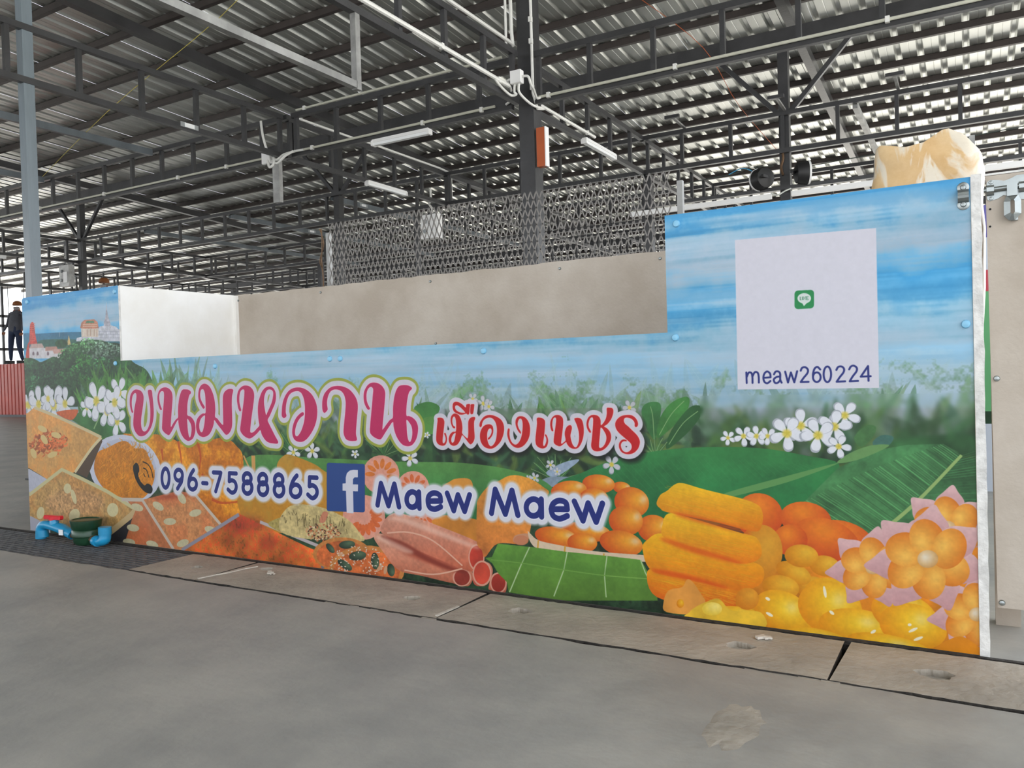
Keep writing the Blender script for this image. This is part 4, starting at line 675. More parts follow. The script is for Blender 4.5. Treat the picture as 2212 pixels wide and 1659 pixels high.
pt = MB(); N = 26; ring = [(R.uniform(.8, 1.15)*math.cos(2*math.pi*k/N), R.uniform(.8, 1.15)*math.sin(2*math.pi*k/N)) for k in range(N)]
pt.add([(-.44+.045*a, 1.64+.085*b, .0015) for a, b in ring]+[(-.44+.06*a, 1.64+.11*b, .0002) for a, b in ring], [tuple(range(N))]+[(k, (k+1) % N, N+(k+1) % N, N+k) for k in range(N)])
tag(pt.build('cement_patch', M['cover']), 'rough pale cement patch stuck on the grey floor in front', 'patch')
# ------------------------------------------------------------------ roof
roof = empty('ceiling', None, None, kind='structure')
zp = lambda y: 1.90-.06*y                                # underside of the purlins, grid units
YA, YB, XA, XB = ROOF
ps = []
y = 4.60
while y < YB: ps.append(y); y += .315
y = 4.60-.335
while y > YA: ps.append(y); y -= .335
L = (XB-XA)*U
pm = MB(); w = .055                                      # open C channel, web and two flanges
for a, b in (((0, 0), (w, .004)), ((0, 0), (.005, .10)), ((0, .096), (w, .10)), ((w-.003, 0), (w, .02)), ((w-.003, .08), (w, .10))):
    a = (a[0], a[1]*.8+.02); b = (b[0], b[1]*.8+.02); pm.box(((XA+XB)/2*U, (a[0]+b[0])/2, (a[1]+b[1])/2), (L, b[0]-a[0], b[1]-a[1]))
pm = pm.mesh('purlin', M['purlin'])
for y in ps: link('purlin', pm, roof, (0, y*U-w, CZ+zp(y)*U))
sh = MB(); SW = .76; zr = .10                            # one sheet, three ribs, running down the slope
prof = []
for k in range(3): x = k*.2533; prof += [(x, 0), (x+.022, .036), (x+.058, .036), (x+.08, 0), (x+.165, 0), (x+.17, .004), (x+.175, 0)]
prof.append((.76, 0)); rows = [YA+(YB-YA)*i/6 for i in range(7)]; n = len(prof)
sh.add([(p[0], yy*U, CZ+zp(yy)*U+zr+p[1]) for yy in rows for p in prof], [(r*n+i, r*n+i+1, (r+1)*n+i+1, (r+1)*n+i) for r in range(6) for i in range(n-1)])
sh = sh.mesh('roof_sheet', M['zinc'])
k = 0
while XA*U+k*SW < XB*U:
    link('roof_sheet', sh, roof, (XA*U+k*SW, 0, (k % 2)*.0015), None); k += 1
shb = MB(); rows = [YB, YB+2.5, YB+5]                    # the left part of the hall is deeper
shb.add([(p[0], yy*U, CZ+zp(yy)*U+zr+p[1]) for yy in rows for p in prof], [(r*n+i, r*n+i+1, (r+1)*n+i+1, (r+1)*n+i) for r in range(2) for i in range(n-1)])
shb = shb.mesh('roof_sheet', M['zinc']); k = 0
while XA*U+k*SW < -3.6*U: link('roof_sheet', shb, roof, (XA*U+k*SW, 0, (k % 2)*.0015)); k += 1
y = ps[-1] if ps[-1] > ps[0] else max(ps); y = max(ps)+.315; Lb = (-3.6-XA)*U
pb_ = MB()
for a, b in (((0, 0), (w, .004)), ((0, 0), (.005, .10)), ((0, .096), (w, .10))): pb_.box(((XA-3.6)/2*U, (a[0]+b[0])/2, (a[1]+b[1])/2), (Lb, b[0]-a[0], b[1]-a[1]))
pb_ = pb_.mesh('purlin', M['purlin'])
while y < YB+5: link('purlin', pb_, roof, (0, y*U-w, CZ+zp(y)*U)); y += .315
def raft(x, y0=YA, y1=YB):
    MB().bar(g(x, y0, zp(y0)-.026), g(x, y1, zp(y1)-.026), .10, .12).build('rafter', M['steel'], roof)
for x in (-9.09, -6.3, -3.51, -.72, 2.05): raft(x)
for yb in (-.9, 3.92, 7.9):
    z = 1.498 if yb == 3.92 else zp(yb)-.05-.07
    MB().box(g((XA+XB)/2, yb, z+.034), (L, .10, .165)).build('roof_beam', M['steel'], roof)
# ------------------------------------------------------------------ trusses
c = .021*U                                               # chord section
def truss(name, a, b, fixed, axis, label, posts, m='steel', z0=.993, z1=1.188, lower=True, parts=True):
    P = (lambda t, z: g(t, fixed, z)) if axis == 'u' else (lambda t, z: g(fixed, t, z))
    t_ = empty(name, label, 'truss', P(a, z0))
    def add(nm, mb): mb.build(nm, M[m], t_).matrix_parent_inverse = Matrix.Translation(-Vector(P(a, z0)))
    add('top_chord', MB().bar(P(a, z1-.0105), P(b, z1-.0105), c, c)); add('bottom_chord', MB().bar(P(a, z0+.0105), P(b, z0+.0105), c, c))
    base = MB().bar(P(0, z0+.021), P(0, z1-.021), c*.78, c*.78, up=(0, 1, 0)).mesh('post', M[m]); o0 = Vector(P(0, 0))
    for p in posts:
        if a <= p <= b:
            o = link('post', base, t_); o.matrix_parent_inverse = Matrix.Translation(-Vector(P(a, z0))); o.location = Vector(P(p, 0))-o0
    return t_
rng = lambda s, d, lo, hi: [s+d*k for k in range(-60, 60) if lo <= s+d*k <= hi]
truss('floor_truss', -8.9, -2.655, 2.65, 'u', 'nearest cross truss left of the hanging white junction box, grey conduit on its lower chord', rng(-4.97, .2385, -8.9, -2.66))
truss('floor_truss', -2.63, -1.49, 2.65, 'u', 'cross truss between the hanging junction box and the big middle column', [-2.605, -2.37, -2.126, -1.88, -1.638])
truss('floor_truss', -1.39, 1.6, 2.65, 'u', 'cross truss running right from the middle column out of the frame', [-1.375]+rng(-1.169, .2385, -1.3, 1.6))
truss('floor_truss', -9., 1.6, 3.92, 'u', 'second cross truss, crossing the knee braced columns', rng(-6.26, .241, -9, -1.5)+rng(-1.24, .243, -1.43, 1.6))
truss('floor_truss', -9., 1.2, 5.19, 'u', 'third cross truss, low behind the wire mesh', rng(-6.26, .241, -9, 1.2))
truss('floor_truss', -9., 1.2, 6.46, 'u', 'fourth cross truss far back above the beige back panel', rng(-6.16, .241, -9, 1.2))
truss('floor_truss', -9., 1.2, 7.9, 'u', 'farthest cross truss, small above the left end of the stall', rng(-6.2, .241, -9, 1.2))
truss('floor_truss', -.6, 2.635, -2.68, 'v', 'long truss with open posts from the upper left column to the hanging junction box', rng(1.687, .243, -.6, 2.6)+[2.62])
truss('floor_truss', 2.665, 8.2, -2.68, 'v', 'truss with a white conduit on top going back from the hanging junction box', rng(3.197, .246, 2.7, 8.2)+[2.68])
truss('floor_truss', -.6, 2.61, -1.45, 'v', 'truss with bright white conduits meeting the middle column from the upper left', rng(1.904, .238, -.6, 2.5)+[2.58])
truss('floor_truss', 2.69, 8.2, -1.45, 'v', 'truss running back to the right behind the middle column', rng(2.993, .252, 2.75, 8.2)+[2.72])
truss('floor_truss', .5, 8.2, -6.34, 'v', 'left truss going back behind the left column, white conduit on its top chord', rng(3.1, .245, .5, 8.2))
truss('floor_truss', .5, 8.2, -8.3, 'v', 'leftmost truss, seen past the left column', rng(3.1, .245, .5, 8.2))
def vbeam(x, y0, y1, label, m='steel_l', z=1.165):
    o = MB().box(g(0, (y0+y1)/2, 0), (.0, 0, 0)); o = MB().box((0, 0, 0), (.05, (y1-y0)*U, .075)).build('tie_beam', M[m]); o.location = g(x, (y0+y1)/2, z); return tag(o, label, 'beam')
vbeam(-3.59, -.4, 2.628, 'grey tie beam with a white label ending at the first cross truss, right of the left column')
vbeam(-4.55, -.4, 2.628, 'grey tie beam ending at the first cross truss just right of the left column foot of the roof')
vbeam(-5.5, -.4, 2.628, 'grey tie beam at the far left edge of the picture')
vbeam(-3.59, 3.945, 6.44, 'grey tie beam with a label, starting behind the knee braced column left of the mesh')
vbeam(-4.55, 3.945, 6.44, 'long grey tie beam with a white label pointing at the left end of the mesh')
vbeam(-5.5, 3.945, 6.44, 'grey tie beam far left behind the second cross truss')
vbeam(-.44, 3.945, 6.3, 'bright tie beam dropping to the right towards the brown paper package', 'galv')
for (x, y, s_) in [(-3.59, 1.62, 1), (-2.68, 2.13, 0), (-3.59, 4.25, 0), (-4.55, 4.75, 0), (-4.55, 6.0, 0), (-3.59, 5.9, 0)]:
    if x == -2.68: q = g(x, y, 1.0105); dx = c/2+.0015
    else: q = g(x, y, 1.165); dx = .0265
    lb = MB().box((0, 0, 0), (.003, .20, .045)); o = lb.build('sticker', [M['tape']]); o.location = (q[0]+dx, q[1], q[2])
    tag(o, {(-3.59, 1.62): 'label sticker on the tie beam near the left column', (-2.68, 2.13): 'label sticker on the lower chord left of the hanging junction box', (-3.59, 4.25): 'label sticker on the tie beam right of the knee braced column', (-4.55, 4.75): 'label sticker on the tie beam under the second cross truss', (-4.55, 6.0): 'white label sticker on the tie beam left of the mesh corner', (-3.59, 5.9): 'label sticker on the tie beam seen through the mesh right of the meter box'}[(x, y)], 'sticker')
    MB().box((0.002, 0, 0), (.002, .11, .04)).build('paper', M['label'], o)
# ------------------------------------------------------------------ columns
def column(x, y, w, z1, label, m='steel', brace=False, group=None, z0=None, m2=None):
    t_ = empty('steel_column', label, 'column', (x*U, y*U, 0), group)
    H = CZ+z1*U; s_ = MB().box((0, 0, H/2), (w, w, H))
    s_.build('shaft', [M[m]], t_)
    MB().box((0, 0, .006), (w*1.9, w*1.9, .012)).build('base_plate', M['steel'], t_)
    if brace:
        for sg in (-1, 1): MB().bar((sg*w*.3, 0, CZ+1.175*U), (sg*.31*U, 0, CZ+1.50*U), .05, .05, up=(0, 1, 0)).build('knee_brace', M['steel'], t_)
    return t_
column(-1.43, 2.675, .15, zp(2.675), 'big charcoal middle column carrying the white junction box and conduits')
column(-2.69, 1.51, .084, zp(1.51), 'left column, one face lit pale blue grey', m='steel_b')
column(-.75, 3.955, .11, 1.50, 'knee braced column with two floodlights, above the right end of the printed front', brace=True)
column(-3.54, 3.955, .11, 1.50, 'knee braced column left of the wire mesh', brace=True)
column(-6.33, 3.955, .11, 1.50, 'knee braced column carrying the small meter box at far left', brace=True)
column(-1.45, 4.0, .10, 1.0, 'dark column under the truss crossing right of the middle column')
column(-2.92, 3.96, .06, 1.0, 'thin post left of the electric box behind the mesh')
column(-4.9, 5.22, .10, 1.0, 'dark column touching the left edge of the mesh')
column(-6.3, 6.5, .10, 1.0, 'distant column above the left end of the white side panel')
column(-7.6, 5.22, .10, 1.0, 'distant column behind the left column')
column(-9.09, 3.955, .11, 1.5, 'farthest left knee braced column', brace=True)
column(2.05, 3.955, .11, 1.50, 'knee braced column outside the frame at right', brace=True)
for x in (-9.09, -6.3, -3.51, -.72, 2.05): column(x, 7.9, .12, zp(7.9)-.12, 'far column at the back edge of the hall roof', group='columns at the back edge of the roof')
# ------------------------------------------------------------------ conduits
def conduit(pts, r, label, m='pvc', clips=(), n=8):
    P = [g(*p) for p in pts]; t_ = MB().tube(P, r, n).build('conduit', M[m], None, 40); tag(t_, label, 'conduit')
    for q in clips: MB().box(g(*q), (.03, .03, .045)).build('clip', M['pvc'], t_)
    return t_
yf = 2.65-.0165
conduit([(-8.8, yf, 1.012), (-2.80, yf, 1.012)], .013, 'cream conduit on the lower chord of the left cross truss', 'pvc_y', [(x, yf, 1.012) for x in (-5.2, -4.6, -4.0, -3.4, -3.05)])
conduit([(-2.55, yf, 1.012), (-1.56, yf, 1.014)], .013, 'cream conduit on the lower chord between junction box and middle column', 'pvc_y', [(x, yf, 1.012) for x in (-2.5, -1.9, -1.62)])
conduit([(-1.37, yf, 1.012), (1.5, yf, 1.012)], .013, 'cream conduit on the lower chord running right from the middle column', 'pvc_y', [(x, yf, 1.012) for x in (-1.33, -.85, -.2, .2)])
conduit([(-2.6, yf+.012, 1.198), (-1.53, yf+.012, 1.198)], .013, 'cream conduit on the upper chord between junction box and middle column', 'pvc_y', [(-2.55, yf+.012, 1.198), (-1.6, yf+.012, 1.198)])
conduit([(-1.44, -.5, 1.203), (-1.44, 2.56, 1.203), (-1.455, 2.60, 1.21), (-1.465, 2.61, 1.27), (-1.467, 2.61, 1.72)], .016, 'bright white conduit on the upper chord turning up the middle column')
conduit([(-1.475, 2.585, 1.20), (-1.483, 2.60, 1.3), (-1.483, 2.60, 1.72)], .012, 'thin white conduit climbing the left face of the middle column', n=6)
conduit([(-1.432, -.5, 1.033), (-1.432, 2.52, 1.033)], .018, 'bright white conduit on the lower chord leading to the white junction box', clips=[(-1.432, y, 1.033) for y in (1.6, 2.1, 2.45)])
conduit([(-1.392, 2.63, 1.72), (-1.392, 2.63, 1.03), (-1.39, 2.66, .98), (-1.385, 2.7, .99)], .013, 'white conduit down the right face of the middle column', clips=[(-1.392, 2.625, z) for z in (1.05, 1.3, 1.22)])
conduit([(-1.432, 2.74, 1.03), (-1.432, 3.28, 1.03)], .016, 'short white conduit on the lower chord right of the middle column', clips=[(-1.432, 3.2, 1.03)])
conduit([(-2.68, 2.70, 1.20), (-2.68, 3.12, 1.20)], .015, 'short white conduit on the truss top right of the hanging junction box')
conduit([(-2.67, 3.20, 1.20), (-2.67, 3.85, 1.20), (-2.66, 3.93, 1.19), (-2.655, 3.95, 1.15), (-2.655, 3.95, 1.04)], .015, 'white conduit on the truss top bending down a post left of the middle column')
conduit([(-6.33, 2.0, 1.2), (-6.33, 3.86, 1.2)], .015, 'white conduit on the left truss behind the left column')
t_ = empty('junction_box', 'white junction box with four bent conduits on the middle column', 'junction box', g(-1.402, 2.53, 1.059)); o0 = Vector(t_.location); inv = Matrix.Translation(-o0)
def sub(o, p): o.parent = p; o.matrix_parent_inverse = inv; return o
b = MB().box(tuple(o0), (.105, .06, .115)).build('box_body', M['white'], t_); b.matrix_parent_inverse = inv; mo = b.modifiers.new('b', 'BEVEL'); mo.width = .008; mo.segments = 2
b = MB().box((o0.x, o0.y-.032, o0.z), (.100, .008, .108)).build('cover', M['white'], t_); b.matrix_parent_inverse = inv
X, Y, Z = -1.402, 2.53, 1.059
for q in ([(X-.02, Y, Z), (X-.04, Y, Z-.005), (X-.045, Y+.03, Z-.02), (-1.47, 2.61, 1.02), (-1.51, 2.634, 1.012)], [(X-.01, Y, Z-.02), (X-.01, Y-.005, Z-.05), (X-.005, Y+.0, 1.0), (-1.425, 2.52, .998), (-1.432, 2.47, 1.012), (-1.432, 2.42, 1.03)],
          [(X+.008, Y, Z-.02), (X+.006, Y+.0, Z-.05), (-1.39, 2.56, .99), (-1.385, 2.62, .98), (-1.385, 2.70, .992)], [(X+.02, Y, Z), (X+.045, Y, Z-.005), (X+.05, Y+.01, Z-.03), (X+.045, Y+.04, 1.02), (-1.37, 2.62, 1.005), (-1.36, 2.634, 1.012)]):
    b = MB().tube([g(*p) for p in curve(q)], .011, 8).build('flexible_conduit', M['pvc'], t_, 40); b.matrix_parent_inverse = inv
t_ = empty('junction_box', 'white junction box hanging on the truss corner above the short steel stub', 'junction box', g(-2.765, 2.62, 1.005)); inv = Matrix.Translation(-Vector(t_.location))
b = MB().box(g(-2.765, 2.62, 1.005), (.13, .05, .13)).build('box_body', M['white'], t_); b.matrix_parent_inverse = inv; mo = b.modifiers.new('b', 'BEVEL'); mo.width = .008
for q in ([(-2.76, 2.62, 1.03), (-2.765, 2.6, 1.1), (-2.775, 2.6, 1.17)], [(-2.75, 2.61, .99), (-2.73, 2.6, .955), (-2.705, 2.6, .965), (-2.71, 2.61, 1.0)], [(-2.73, 2.62, 1.0), (-2.69, 2.61, .985), (-2.65, 2.61, 1.0), (-2.60, 2.63, 1.012), (-2.55, 2.634, 1.012)], [(-2.73, 2.62, .99), (-2.68, 2.6, .965), (-2.63, 2.6, .99), (-2.6, 2.62, 1.01)]):
    b = MB().tube([g(*p) for p in curve(q)], .013, 8).build('flexible_conduit', M['pvc'], t_, 40); b.matrix_parent_inverse = inv
st = MB().box((0, 0, -.235), (.10, .05, .47)).build('steel_stub', M['galv']); st.location = g(-2.735, 2.652, 1.0); tag(st, 'short grey steel stub hanging below the left junction box', 'steel stub')
# rectangular light frame hanging under the near truss
t_ = empty('hanging_frame', 'light grey hanging steel frame at the upper left of the middle column', 'frame', g(-1.45, 1.708, .79)); inv = Matrix.Translation(-Vector(t_.location))
for nm, a, b_ in (('drop_post', (-1.45, 1.708, .785), (-1.45, 1.708, 1.0)), ('rail', (-1.45, -.3, .797), (-1.45, 1.70, .797)), ('drop_post', (-1.45, .4, .8), (-1.45, .4, 1.0))):
    b = MB().bar(g(*a), g(*b_), .045, .045, up=(1, 0, 0)).build(nm, M['galv'], t_); b.matrix_parent_inverse = inv
# ------------------------------------------------------------------ lamps, signs, boxes up in the hall
def batten(p, q, label):
    a, b_ = Vector(g(*p)), Vector(g(*q)); t_ = empty('batten_lamp', label, 'lamp', a); inv = Matrix.Translation(-a)
    for nm, w, h, dz, m in (('housing', .06, .03, .02, 'white'), ('diffuser', .045, .03, -.008, 'tube')):
        o = MB().bar(a+Vector((0, 0, dz)), b_+Vector((0, 0, dz)), w, h).build(nm, M[m], t_); o.matrix_parent_inverse = inv
    d = (b_-a).normalized()
    for e in (a, b_):
        o = MB().bar(e-d*.012, e+d*.012, .064, .052).build('end_cap', M['white'], t_); o.matrix_parent_inverse = inv
batten((-2.157, 2.637, .972), (-1.87, 2.637, .972), 'batten lamp under the cross truss left of the middle column')
batten((-2.66, 3.19, .985), (-2.66, 3.506, .985), 'batten lamp under the truss left of the middle column, lower one')
batten((-1.43, 3.16, .985), (-1.43, 3.49, .985), 'batten lamp under the truss right of the middle column')
batten((-6.34, 3.0, .978), (-6.34, 3.35, .978), 'batten lamp under the left truss behind the left column')
sg = MB().box((0, 0, 0), (.085, .06, .345)); sg = sg.build('sign_box', [M['orange']]); sg.location = g(-1.372, 2.655, .832); tag(sg, 'narrow orange brown sign box with white face on the middle column', 'sign')
MB().box((.046, 0, 0), (.010, .064, .35)).build('sign_face', M['white'], sg)
def ebox(x0, x1, y, z0, z1, label):
    t_ = empty('electric_box', label, 'electric box', g((x0+x1)/2, y, z0)); w = (x1-x0)*U; h = (z1-z0)*U
    MB().box((0, 0, h/2), (w, .12, h)).build('enclosure', M['galv'] if x0 < -6 else M['white'], t_)
    MB().box((0, .08, h+.01), (.05, .30, .03)).build('mounting_bar', M['steel'], t_); MB().box((0, .13, h+(1.0-z1)*U/2), (.03, .03, (1.0-z1)*U)).build('hanger', M['steel'], t_)
    MB().box((w*.18, -.065, h*.42), (w*.4, .02, h*.5)).build('door', M['white'], t_)
    for k, (dx, dz) in enumerate(((-.2, .72), (-.22, .3))): MB().lathe((w*dx, -.06, h*dz), [(.03, 0), (.03, .02), (.02, .03)], 14, 'y').build('dial', M['tape'], t_)
    MB().tube(curve([(0, 0, h), (.02, 0, h+.08), (-.03, 0, h+.16), (.0, 0, h+.2), (0, 0, h+.38)]), .016, 8).build('flexible_conduit', M['pvc'], t_, 40)
ebox(-2.81, -2.69, 3.87, .80, .94, 'white electric box seen behind the wire mesh left of the middle column')
ebox(-6.46, -6.33, 3.86, .80, .975, 'small meter box with white conduit, just right of the left column')
for x in (-1.22, -.74, -.26, .22):
    t_ = empty('lamp_bracket', {-1.22: 'first small T bracket from the left on the second cross truss', -.74: 'small T bracket at the knee braced column with floodlights', -.26: 'small T bracket right of the knee braced column', .22: 'small T bracket at the right edge of the picture'}[x], 'bracket', g(x, 3.92, 1.19)); inv = Matrix.Translation(-Vector(t_.location))
    o = MB().bar(g(x, 3.91, 1.19), g(x, 3.72, 1.195), .03, .02).build('rod', M['galv'], t_); o.matrix_parent_inverse = inv
    o = MB().bar(g(x-.035, 3.715, 1.195), g(x+.035, 3.715, 1.195), .04, .035).build('head', M['steel'], t_); o.matrix_parent_inverse = inv
for sgn, lab in ((-1, 'black round floodlight left of the knee braced column'), (1, 'black round floodlight with white rim right of the knee braced column')):
    t_ = empty('floodlight', lab, 'floodlight', g(-.75+sgn*.078, 3.855, .874), rz=(1.95 if sgn > 0 else -2.3))
    MB().lathe((0, 0, 0), [(.04, -.06), (.11, -.03), (.125, .05), (.125, .09)], 24, 'y').build('housing', M['black'], t_, 40)
    MB().lathe((0, -.092, 0), [(.13, -.004), (.13, .016), (.118, .018)], 24, 'y').build('rim', M['white'], t_, 40)
    MB().bar((0, .05, 0), (-sgn*.10, .10, 0), .03, .03).build('arm', M['black'], t_)
t_ = empty('trunking', 'long white lamp trunking just above the right part of the printed front', 'trunking', g(-1.3, 3.88, .79)); inv = Matrix.Translation(-Vector(t_.location))
for a, b_, in ((-1.50, -.80), (-.71, .25)):
    o = MB().bar(g(a, 3.87, .787), g(b_, 3.87, .787), .05, .055).build('duct', M['white'], t_); o.matrix_parent_inverse = inv
o = MB().bar(g(-1.5, 3.89, .822), g(.25, 3.89, .822), .05, .04).build('rail', M['steel'], t_); o.matrix_parent_inverse = inv
def cable(pts, r, m, label, name='cable'): tag(MB().tube([g(*p) for p in curve(pts, 5)], r, 5).build(name, M[m], None, 40), label, 'cable')
cable([(-.80, 3.86, .80), (-.77, 3.85, .785), (-.735, 3.85, .80), (-.71, 3.86, .81)], .008, 'wire_w', 'white cable looping between the two trunking pieces')
cable([(-.76, 3.926, 1.02), (-.755, 3.924, .97), (-.765, 3.926, .93), (-.757, 3.924, .89)], .014, 'brass', 'bundle of coloured wires down the knee braced column')
cable([(-.79, 3.88, .93), (-.9, 3.88, .935), (-.98, 3.88, .92), (-1.1, 3.88, .915), (-1.3, 3.88, .90)], .005, 'wire', 'thin dark wire going left from the knee braced column')
cable([(-.72, 3.88, .90), (-.5, 3.88, .91), (-.2, 3.88, .92), (.2, 3.88, .94)], .005, 'wire', 'thin dark wire going right from the knee braced column')
cable([(-.86, 3.88, .90), (-.93, 3.88, .94), (-1.0, 3.88, .92)], .006, 'blue', 'pale green cable end sagging left of the knee braced column')
cable([(-5.6, 3.1, 1.3), (-3.9, 2.6, 1.42), (-2.4, 2.2, 1.5), (-1.9, 1.9, 1.56)], .003, 'yellow', 'thin yellow string stretched under the roof at the upper left', 'string')
cable([(-1.22, 3.3, 1.6), (-1.0, 3.5, 1.4), (-.95, 3.9, 1.25), (-.85, 4.4, 1.1)], .003, 'orange', 'thin reddish wire hanging between the middle column and the braced column')
# expanded metal screen standing behind the back panel
nt = MB(); x0, x1, dx, dz = -2.815, -1.0, .0285, .072; zb = 1.02; nr = 7; ncol = int((x1-x0)/dx)
for i in range(ncol):
    top = nr-(1 if R.random() < .12 else 0)
    for k in range(top*2):
        z0_ = zb+k*dz/2; z1_ = z0_+dz/2
        if k == 0 and False: continue
        xa, xb = (x0+i*dx, x0+(i+.5)*dx) if k % 2 == 0 else (x0+(i+.5)*dx, x0+i*dx)
        nt.bar((xa, 3.06, z0_), (xb, 3.06, z1_), .0045, .0035, up=(0, 1, 0))
        xa, xb = (x0+(i+1)*dx, x0+(i+.5)*dx) if k % 2 == 0 else (x0+(i+.5)*dx, x0+(i+1)*dx)
        nt.bar((xa, 3.06, z0_), (xb, 3.06, z1_), .0045, .0035, up=(0, 1, 0))
t_ = empty('mesh_screen', 'grey expanded metal screen with jagged top above the beige back panel', 'wire mesh', (-1.9, 3.06, 0))
inv = Matrix.Translation(-Vector(t_.location))
o = nt.build('mesh', M['net'], t_); o.matrix_parent_inverse = inv; o['kind'] = 'stuff'
for x in (-2.83, -.985): o = MB().box((x, 3.08, .74), (.022, .022, 1.48)).build('upright', M['galv'], t_); o.matrix_parent_inverse = inv
for dx_ in (0, .012): o = MB().tube(curve([(-2.85-dx_, 3.05, 1.5), (-2.84+dx_, 3.04, 1.42), (-2.855-dx_, 3.05, 1.34), (-2.84, 3.04, 1.27), (-2.85, 3.05, 1.1)]), .003, 5).build('loose_wire', M['brass'], t_); o.matrix_parent_inverse = inv
# ------------------------------------------------------------------ far left: red booth, people, open side lattice
t_ = empty('market_booth', 'red corrugated clad booth at the far left behind the stall', 'booth', (-19.75, 11.4, 0))
rd = MB(); 
for k in range(14): x = -1.0+k*.15; rd.add([(x, -.7, .06), (x+.1, -.7, .06), (x+.115, -.675, .06), (x+.135, -.675, .06), (x+.15, -.7, .06)]+[(x, -.7, 1.29), (x+.1, -.7, 1.29), (x+.115, -.675, 1.29), (x+.135, -.675, 1.29), (x+.15, -.7, 1.29)], [(i, i+1, i+6, i+5) for i in range(4)])
rd.build('corrugated_front', M['redsheet'], t_); MB().box((.05, 0, .675), (2.1, 1.3, 1.23)).build('body', M['redsheet'], t_); MB().box((.05, -.02, .03), (2.3, 1.45, .06)).build('plinth', M['steel'], t_)
MB().box((-1.25, -.3, .65), (.4, .6, 1.3)).build('side_board', M['white'], t_)
def person(x, y, z, h, label, lean=0., turn=0., arm=0.):
    t_ = empty('person', label, 'person', (x, y, z), rz=turn); k = h/1.7
    V = {'pel': (0, 0, .93), 'ch': (lean*.3, 0, 1.22), 'nk': (lean*.55, 0, 1.43), 'hd': (lean*.75, -.02, 1.58), 'ls': (lean*.5-.18, 0, 1.38), 'rs': (lean*.5+.18, 0, 1.38), 'le': (lean*.4-.22, -.04, 1.12), 're': (lean*.4+.22, -.03, 1.1), 'lw': (-.22-arm, -.12, .9), 'rw': (.23, -.1, .87),
         'lh': (-.1, 0, .88), 'rh': (.1, 0, .88), 'lk': (-.12, -.03, .48), 'rk': (.13, -.05, .48), 'la': (-.15, 0, .08), 'ra': (.18, 0, .08)}
    rad = {'pel': .15, 'ch': .16, 'nk': .055, 'hd': .09, 'ls': .07, 'rs': .07, 'le': .045, 're': .045, 'lw': .03, 'rw': .03, 'lh': .11, 'rh': .11, 'lk': .08, 'rk': .08, 'la': .045, 'ra': .045}
    ks = list(V); E = [('pel', 'ch'), ('ch', 'nk'), ('nk', 'hd'), ('nk', 'ls'), ('nk', 'rs'), ('ls', 'le'), ('rs', 're'), ('le', 'lw'), ('re', 'rw'), ('pel', 'lh'), ('pel', 'rh'), ('lh', 'lk'), ('rh', 'rk'), ('lk', 'la'), ('rk', 'ra')]
    me = bpy.data.meshes.new('body'); me.from_pydata([tuple(c_*k for c_ in V[q]) for q in ks], [(ks.index(a), ks.index(b)) for a, b in E], [])
    o = link('body', me, t_); mo = o.modifiers.new('s', 'SKIN'); sv = me.skin_vertices[0].data
    for i, q in enumerate(ks): sv[i].radius = (rad[q]*k*(1.25 if q in ('pel', 'ch') else 1), rad[q]*k*.85)
    sv[0].use_root = True; s2 = o.modifiers.new('u', 'SUBSURF'); s2.levels = 1; s2.render_levels = 1
    me.materials.append(M['shirt']); dg = bpy.context.evaluated_depsgraph_get(); ev = bpy.data.meshes.new_from_object(o.evaluated_get(dg)); o.modifiers.clear(); o.data = ev
    ev.materials.clear()
    for m in ('shirt', 'jeans', 'skin'): ev.materials.append(M[m])
    for p in ev.polygons:
        cz = p.center.z/k; cxp = abs(p.center.x/k)
        p.material_index = 1 if cz < .95 and cxp < .24 else (2 if cz > 1.46 or (cz < .93 and cxp > .24) else 0); p.use_smooth = True
    hx = V['hd'][0]*k
    MB().lathe((hx, -.01, 1.60*k), [(.105, 0), (.107, .03), (.09, .08), (.05, .11), (.01, .115)], 18).build('cap', M['cap'], t_, 60)
    MB().add([(hx-.07, -.1, 1.62*k), (hx+.07, -.1, 1.62*k), (hx+.05, -.19, 1.6*k), (hx-.05, -.19, 1.6*k)], [(0, 1, 2, 3)]).build('cap_peak', M['cap'], t_)
    MB().lathe((hx, -.055, 1.52*k), [(.03, -.05), (.06, -.03), (.066, .02), (.06, .035)], 14).build('face_mask', M['mask'], t_, 60)
    for s_ in (-1, 1):
        MB().lathe((hx+s_*.035, -.098, 1.585*k), [(.004, -.004), (.009, 0), (.004, .004)], 8).build('eye', M['black'], t_)
        MB().box((V['la' if s_ < 0 else 'ra'][0]*k, -.05, .04), (.09, .26, .08)).build('shoe', M['shoe'], t_)
        hw = V['lw' if s_ < 0 else 'rw']
        for f in range(5): MB().tube([(hw[0]*k+(f-2)*.016, hw[1]*k, hw[2]*k-.03), (hw[0]*k+(f-2)*.02, hw[1]*k-.02, hw[2]*k-.07), (hw[0]*k+(f-2)*.018, hw[1]*k-.03, hw[2]*k-(.1 if f else .08))], [.011, .009, .006], 6).build('finger', M['skin'], t_, 60)
    return t_
PX1 = (-20.75, 11.15)
person(PX1[0], PX1[1], 1.305, 1.55, 'worker in grey shirt, jeans, cap and face mask standing on the red booth', .12, .5, .02)
sc = empty('scaffold', 'work platform hidden behind the stall under the second worker', 'scaffold', (-16.0, 10.5, 0))
MB().box((0, 0, 1.305), (1.2, .8, .05)).build('deck', M['wood'], sc)
for a in (-1, 1):
    for b_ in (-1, 1): MB().bar((a*.55, b_*.35, 0), (a*.55, b_*.35, 1.28), .04, .04).build('leg', M['galv'], sc)
person(-16.05, 10.5, 1.335, 1.66, 'worker behind the left end of the stall, only the brown cap and masked face showing', 0, .5)
